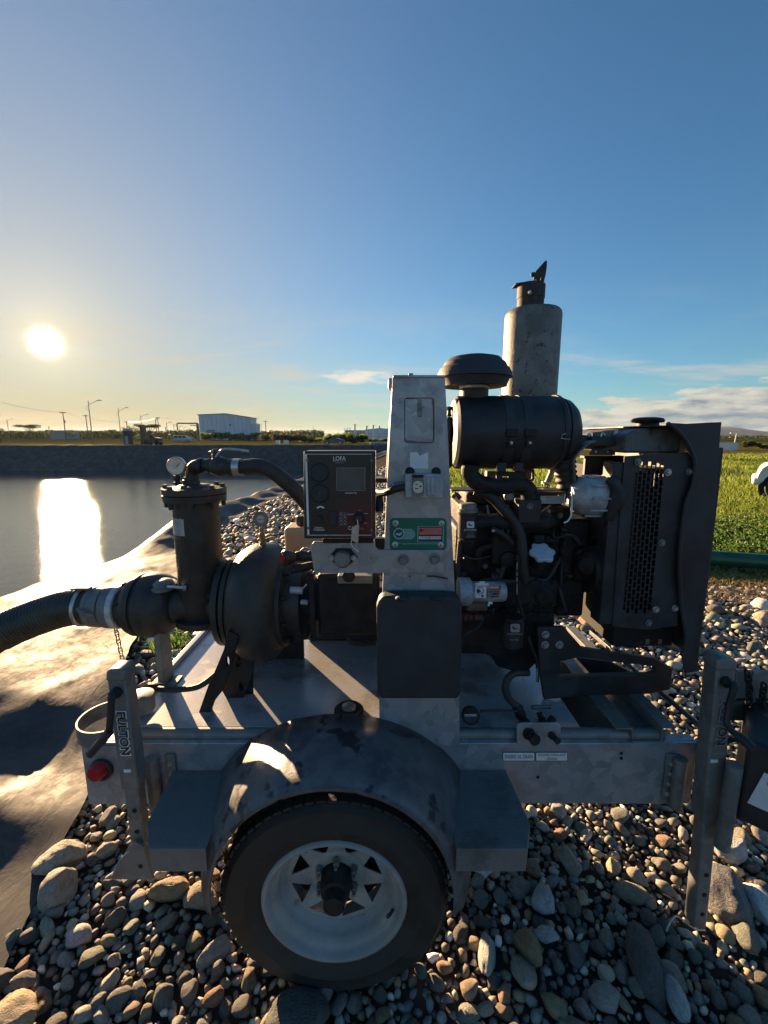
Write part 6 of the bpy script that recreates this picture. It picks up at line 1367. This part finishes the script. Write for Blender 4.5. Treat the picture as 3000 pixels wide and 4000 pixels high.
# rain cap on its stem
rc = T5(418, 575, 1.60); rc = V((rc.x, 1.60, 0)); zA, zB = T5(418, 575, 1.60).z, T5(418, 105, 1.60).z; hB = zB-zA
s_ = (T5(575, 500, 1.6).x-T5(265, 500, 1.6).x)/2
stm = MB().lathe((rc.x, 1.60, zA-.02), (0, 0, 1), [(0, s_*.98), (.02+hB*.28, s_*.98), (.02+hB*.36, s_)], 36).build('intake_stem', plas, ac)
MB().lathe((rc.x, 1.60, T5(418, 465, 1.6).z), (0, 0, 1), [(0, s_*1.04), (.018, s_*1.06)], 36).build('intake_clamp', steel, stm)
R1 = (T5(848, 330, 1.6).x-T5(42, 330, 1.6).x)/2; zr_ = T5(418, 345, 1.60).z
MB().lathe((rc.x-.002, 1.60, zr_), (0, 0, 1), [(-.030, s_*1.05), (-.032, R1*.86), (-.024, R1*.87), (-.004, R1*.93), (-.002, R1), (.010, R1*.985), (.030, R1*.91), (.034, R1*.86), (.050, R1*.80), (.053, R1*.755), (.066, R1*.66), (.074, R1*.40), (.076, R1*.02)], 56).build('rain_cap', plas_soft, ac, ang=28)

# ---- silencer
Ym = 1.86; xm = P_(1145, 800, Ym).x; z0m = P_(1145, 880, Ym).z-.15; z1m = P_(1145, 672, Ym).z; rm = (P_(1204, 760, Ym).x-P_(1087, 760, Ym).x)/2
ml = MB().lathe((xm, Ym, z0m), (0, 0, 1), [(0, rm*.6), (.01, rm), (z1m-z0m-.022, rm), (z1m-z0m-.008, rm*.97), (z1m-z0m, rm*.90), (z1m-z0m+.002, rm*.3)], 56).build('silencer', muff_m, TR)
rust_d = M('dark_rusty_flap', (.035, .029, .025), (.065, .05, .042), 40, .75)
zo = z1m; ro = (P_(1175, 640, Ym).x-P_(1118.5, 640, Ym).x)/2; q = P_(1146.5, 640, Ym).x
MB().lathe((q, Ym, zo-.01), (0, 0, 1), [(0, ro*.98), (.055, ro*.99), (.056, ro*1.03), (.105, ro*1.03)], 36).build('tail_pipe', rust_d, ml)
MB().lathe((q, Ym, zo+.09), (0, 0, 1), [(0, ro*.9), (.0, ro*.1)], 30, cap=False).build('pipe_mouth', void, ml)
fpv = MB().prism([cM(*p, Ym-.01) for p in [(808, 236), (790, 228), (775, 240), (655, 372), (640, 470), (700, 500), (770, 490), (790, 420), (806, 300)]], (0, .006, 0)).build('exhaust_flap', rust_d, ml, .001)
MB().prism([cM(*p, Ym-.03) for p in [(392, 528), (500, 512), (560, 500), (640, 492), (780, 494), (770, 508), (640, 520), (500, 530), (392, 540)]], (0, .06, 0)).build('flap_plate', rust_d, ml, .001)
MB().lathe(cM(622, 418, Ym-.03), (1, 0, 0), [(-.010, .004), (-.006, .009), (.006, .009), (.010, .004)], 6).build('counterweight', rust_d, ml)
MB().prism([cM(*p, Ym-.034) for p in [(640, 400), (662, 410), (640, 560), (618, 610), (612, 600)]], (0, .006, 0)).prism([cM(*p, Ym-.034) for p in [(735, 430), (765, 440), (745, 560), (705, 545)]], (0, .006, 0)).build('flap_hinge', rust_d, ml, .001)
bolt(cM(576, 653, Ym-ro*1.04), (0, -1, 0), .005, .006, boltm, ml)
MB().ball(P_(1194, 858, 1.66), .018, 2, (1.5, 1, .35)).build('drain_cap', galv_dull, ml)

# ---- radiator group
rad = MB().box((.87, 1.53, .93), (1.10, 2.08, 1.60)).build('radiator', void, TR, .004)
ttk = MB(); f1 = [cL(x, y, 1.50) for x, y in [(640, 372), (830, 340), (845, 345), (985, 520), (815, 560), (500, 570), (510, 460), (690, 400)]]
zt1, zt2 = cL(830, 340, 1.5).z, cL(830, 560, 1.5).z; xt1, xt2 = cL(500, 500, 1.5).x, cL(835, 500, 1.5).x
ttk = MB().prism([(xt1, 1.50, zt2), (xt2+.05, 1.50, zt2), (xt2+.05, 1.50, zt1-.004), (xt2, 1.50, zt1), (xt1+.03, 1.50, zt1-.012), (xt1, 1.50, zt1-.03)], (0, .50, 0)).build('top_tank', fend_m, rad, .008)
qc = cL(680, 330, 1.62); cap_ = MB().lathe((qc.x, 1.62, zt1-.004), (0, 0, 1), [(0, .040), (.018, .038), (.019, .052), (.026, .056), (.034, .050), (.038, .030)], 28).build('radiator_cap', iron_dk, rad)
# slotted side guard with real slots
gl, gr = (lambda y: 592-(y-690)*.0925), (lambda y: 812-(y-630)*.0925)
slots = []; cols = 7
for cI_ in range(cols):
    for r_ in range(21):
        y0 = 600 + r_*59.0 + (29 if cI_ % 2 else 0); y1 = y0+50
        if y1 > 1885 or y0 < 615: continue
        if cI_ == 0 and y1 < 720: continue
        def sx(y, f): a_, b2 = gl(y)-14, gl(y)+228; return a_ + (b2-a_)*f
        f0, f1_ = (cI_+.10)/cols, (cI_+.86)/cols
        slots.append([(sx(y0, f0), y0), (sx(y0, f1_), y0), (sx(y1, f1_), y1), (sx(y1, f0), y1)][::-1])
sgd = holed(cL, [(500, 585), (820, 562), (1010, 555), (1075, 640), (1045, 850), (985, 1050), (960, 1300), (950, 1500), (925, 1960), (690, 1990), (400, 1965), (430, 1500), (470, 900)], slots, 1.455, (0, .003, 0), 'side_guard', shroud_m, rad)
bx(cL, 410, 640, 480, 1950, 1.46, 1.53, 'guard_frame', shroud_m, rad, .004)
for x, y in ((607, 632), (848, 715), (1020, 712), (798, 1285), (965, 1275), (750, 1825), (905, 1815), (690, 1935)): bolt(cL(x, y, 1.452), (0, -1, 0), .0085, .008, boltm if x in (848, 905, 750) else galv_dull, sgd)
shp = [(838, 312), (1000, 322), (1180, 312), (1284, 308), (1252, 700), (1190, 1400), (1130, 1950), (1105, 2150), (1090, 2330), (990, 2345), (960, 2200), (995, 2050), (955, 1750), (945, 1400), (990, 1000), (1050, 820), (1070, 640), (1010, 480), (935, 380)]
shd = pplate(cL, shp, 1.440, .006, 'shroud', shroud_m, rad, .002)
MB().tube([cL(x, y, 1.440) for x, y in [(845, 318), (935, 385), (1010, 485), (1068, 640), (1048, 820), (988, 1000), (943, 1400), (953, 1750), (992, 2050), (958, 2200)]], .007, n=10, seg=6).build('shroud_bead', shroud_m, rad)
pplate(cL, [(1258, 515), (1300, 515), (1290, 620), (1190, 1500), (1128, 1962), (1100, 1962), (1180, 1400)], 1.50, .55, 'rear_guard', shroud_m, rad, .002)
q1, q2 = cL(1284, 308, 1.446), cL(1110, 2330, 1.446); MB().box((q1.x-.006, 1.446, .94), (q1.x, 2.1, q1.z-.002)).build('shroud_side', shroud_m, rad)
MB().box((.90, 1.446, q1.z-.014), (q1.x-.006, 2.1, q1.z-.010)).build('shroud_top', shroud_m, rad)
# fan guard bars behind
fg = bx(T3, 760, 955, 1400, 1000, 1.72, 1.76, 'fan_guard', shroud_m, rad, .002)
for k in range(17):
    x = 775 + k*36; bx(T3, x, 1000, x+13, 1370, 1.72, 1.735, 'guard_bar', shroud_m, fg, .0005)
bx(T3, 1195, 1030, 1215, 1370, 1.66, 1.72, 'guard_bar', muff_m, fg); bx(T3, 1290, 1060, 1380, 1360, 1.66, 1.70, 'guard_plate', muff_m, fg, .002)
holed(T3, [(850, 945), (850, 905), (895, 850), (1215, 848), (1262, 905), (1262, 945)], [circ(955, 888, 20, 14)[::-1], circ(1147, 884, 20, 14)[::-1]], 1.56, (0, .006, 0), 'hanger_plate', shroud_m, rad, .001)
MB().lathe((.80, 1.78, 1.28), AX, [(0, .02), (.01, .22), (.012, .22), (.015, .02)], 30).build('fan', void, rad)
# strap bracket, upper coolant hose, top bracket
def strap(pts, Y, w_, th, name, m, par):
    b = MB(); P = [V(p) for p in pts]; n = len(P); rows = []
    for i, p in enumerate(P):
        t_ = (P[min(i+1, n-1)]-P[max(i-1, 0)]).normalized(); nn = V((-t_.z, 0, t_.x))
        rows.append([p+nn*th/2, p+nn*th/2+V((0, w_, 0)), p-nn*th/2+V((0, w_, 0)), p-nn*th/2])
    return b.rings(rows).build(name, m, par, .001)
strap([T3(*p, 1.50) for p in [(610, 1370), (600, 1200), (590, 1080), (605, 1000), (680, 900), (780, 800), (880, 735), (960, 720)]], 1.5, .05, .006, 'strap_bracket', muff_m, rad)
MB().tube([T3(560, 735, 1.60), T3(700, 725, 1.60), T3(850, 740, 1.62), T3(1000, 745, 1.65), T3(1200, 760, 1.68), T3(1380, 770, 1.70)], .025, n=18, seg=5).build('upper_hose', rubber, rad)
for x, y in ((830, 640), (1040, 620)): MB().tube([T3(x-20, y+40, 1.60), T3(x+5, y-25, 1.60), T3(x+40, y+10, 1.60)], .006, n=8).build('hose_clip', steel, rad)
tbk = MB().prism([T3(*p, 1.60) for p in [(905, 575), (940, 572), (1360, 520), (1362, 690), (1240, 695), (1235, 655), (1130, 640), (1040, 640), (905, 632)]], (0, .008, 0)).build('top_bracket', muff_m, rad, .002); bolt(T3(1275, 603, 1.60), (-.5, -1, 0), .010, .018, boltm, tbk)
MB().prism([T3(*p, 1.56) for p in [(900, 640), (1250, 650), (1250, 720), (1370, 700), (1370, 790), (850, 800), (860, 700)]], (0, .03, 0)).build('cross_tube', shroud_m, rad, .004)
MB().prism([T3(*p, 1.58) for p in [(1366, 520), (1640, 508), (1659, 640), (1659, 820), (1500, 740), (1420, 670), (1366, 690)]], (0, .02, 0)).build('gusset', shroud_m, rad, .002)
# ---- intake elbow from air cleaner down
MB().tube([T5(1400, 1080, 1.56), T5(1405, 1180, 1.56), T5(1400, 1290, 1.56), T5(1410, 1400, 1.56), T5(1435, 1520, 1.56), T5(1440, 1640, 1.57)], .037, n=24, seg=10, rf=lambda q: .037+.0028*cos(q*2*pi*9)).build('intake_elbow', rubber, ac)
# ---- engine mount and bottom hose
eb = holed(T4, [(330, 222), (562, 222), (720, 400), (960, 440), (1345, 490), (1500, 580), (1480, 760), (1300, 800), (760, 812), (390, 850), (352, 600)], [[(528, 520), (700, 478), (960, 520), (1340, 562), (1346, 610), (1290, 628), (1050, 632), (524, 645)][::-1]], 1.53, (0, .02, 0), 'engine_mount', shroud_m, TR, .003)
for x, y in ((399, 283), (395, 373), (520, 373)): bolt(T4(x, y, 1.53), (0, -1, 0), .0105, .010, boltm, eb)
MB().tube([T4(980, 330, 1.58), T4(1060, 320, 1.57), T4(1150, 335, 1.56), T4(1230, 315, 1.56), T4(1370, 315, 1.56)], .030, n=20, seg=5).build('bottom_hose', rubber, rad)
for x in (1240, 1345): MB().lathe(T4(x, 315, 1.56), (1, 0, 0), [(-.007, .032), (.007, .032)], 24).build('hose_clamp', galv_dull, rad)
bx(T4, 980, 230, 1100, 255, 1.55, 1.56, 'bottom_bracket', galv_dull, rad, .001)
MB().prism([T4(*p, 1.62) for p in [(1100, 760), (1300, 640), (1330, 640), (1290, 790)]], (0, .02, 0)).build('mount_gusset', shroud_m, eb, .002)
MB().prism([T4(*p, 1.66) for p in [(660, 480), (960, 520), (1200, 640), (800, 640)]], (0, .02, 0)).build('mount_shelf', shroud_m, eb, .002)
# ---- hoses and taps on the right of the deck
MB().tube([T4(250, 612, 1.46), T4(130, 620, 1.44), T4(62, 690, 1.43), T4(62, 790, 1.42), T4(110, 870, 1.42), T4(190, 925, 1.42)], .0135, n=12).build('oil_drain_hose', rubber, TR)
MB().tube([T4(200, 640, 1.46), T4(225, 740, 1.46), T4(250, 830, 1.46)], .0025, n=6).build('steel_rod', boltm, TR)
MB().lathe(T4(150, 905, 1.42), (.5, -.3, -1), [(0, .018), (.03, .020), (.05, .014), (.06, .020), (.085, .018)], 12).build('drain_tap', iron_dk, TR)
MB().lathe(T4(345, 960, 1.40), (.4, -.3, -1), [(0, .010), (.02, .010), (.022, .014), (.045, .012)], 10).build('drain_tap', iron_dk, TR); MB().lathe(T4(470, 1000, 1.39), (-.6, -.3, -.5), [(0, .012), (.02, .013), (.03, .008)], 8).build('drain_tap', iron_dk, TR)
holed(T4, rrect(278, 905, 468, 940, 14), [rrect(295, 914, 450, 930, 7)[::-1]], 1.44, (0, .01, 0), 'tap_handle', galv_dull, TR, .001)
q = cF(1290, 112, 1.37); MB().lathe(q, (0, -1, .5), [(-.02, .030), (.006, .032), (.012, .026), (.008, .020)], 26).build('round_knob', plas, TR); plate(cF, 1262, 108, 1318, 118, 1.345, .004, 'knob_bar', steel, TR, .001)
MB().tube([cF(1330, 92, 1.38), cF(1420, 90, 1.37), cF(1500, 92, 1.38)], .0045, n=8).build('thin_hose', rubber, TR)
# ---- looms, lines and clips that clutter the near side of the engine
rr_ = random.Random(5)
pts0 = [(230, 900), (260, 560), (480, 360), (620, 640), (720, 860), (560, 1080), (900, 520), (1000, 1000), (1130, 640), (1220, 900), (1180, 1180), (940, 1130), (460, 1150), (300, 1080), (860, 1330), (1080, 1420), (1280, 700), (1320, 1120), (600, 1420), (420, 1600), (700, 1480), (1240, 1400)]
for k in range(30):
    a, b = rr_.sample(pts0, 2)
    if abs(a[0]-b[0]) + abs(a[1]-b[1]) > 620: continue
    Yc = 1.53 + .04*rr_.random(); m1 = ((a[0]+b[0])/2 + rr_.uniform(-70, 70), max(a[1], b[1]) + rr_.uniform(-20, 60))
    r_ = rr_.choice((.003, .004, .006, .008, .011))
    MB().tube([cB(*a, Yc+.04), cB(a[0]*.8+m1[0]*.2, a[1]*.8+m1[1]*.2, Yc), cB(*m1, Yc-.012), cB(b[0]*.8+m1[0]*.2, b[1]*.8+m1[1]*.2, Yc), cB(*b, Yc+.04)], r_, n=8, seg=5).build('loom' if r_ < .005 else 'hose', rr_.choice((rubber, rubber, iron_dk, plas)), eng)
for k in range(26):
    x, y = rr_.uniform(230, 1300), rr_.uniform(480, 1440); w_ = rr_.uniform(18, 60); h_ = rr_.uniform(18, 60); Yb = rr_.uniform(1.55, 1.585)
    bx(cB, x, y, x+w_, y+h_, Yb, 1.62, rr_.choice(('connector', 'bracket', 'sensor')), rr_.choice((engine_m, iron_dk, plas)), eng, .003)
for k in range(30): bolt(cB(rr_.uniform(230, 1400), rr_.uniform(460, 1450), 1.595), (0, -1, 0), rr_.uniform(.005, .008), .008, rr_.choice((iron_dk, iron_dk, galv_dull)), eng)
finish_texts()
# ---- air between here and the hills
hz_m = bpy.data.materials.new('air'); hz_m.use_nodes = True; t_ = hz_m.node_tree; t_.nodes.clear()
o_ = t_.nodes.new('ShaderNodeOutputMaterial'); v_ = t_.nodes.new('ShaderNodeVolumePrincipled'); v_.inputs['Color'].default_value = (.60, .76, 1.0, 1)
v_.inputs['Density'].default_value = .00003; v_.inputs['Anisotropy'].default_value = .35; t_.links.new(v_.outputs[0], o_.inputs['Volume'])
tag(MB().box((-7000, -600, -9), (9500, 9500, 110)).build('haze', hz_m, smooth=False), 'thin warm haze lying over the whole scene', kind='stuff')
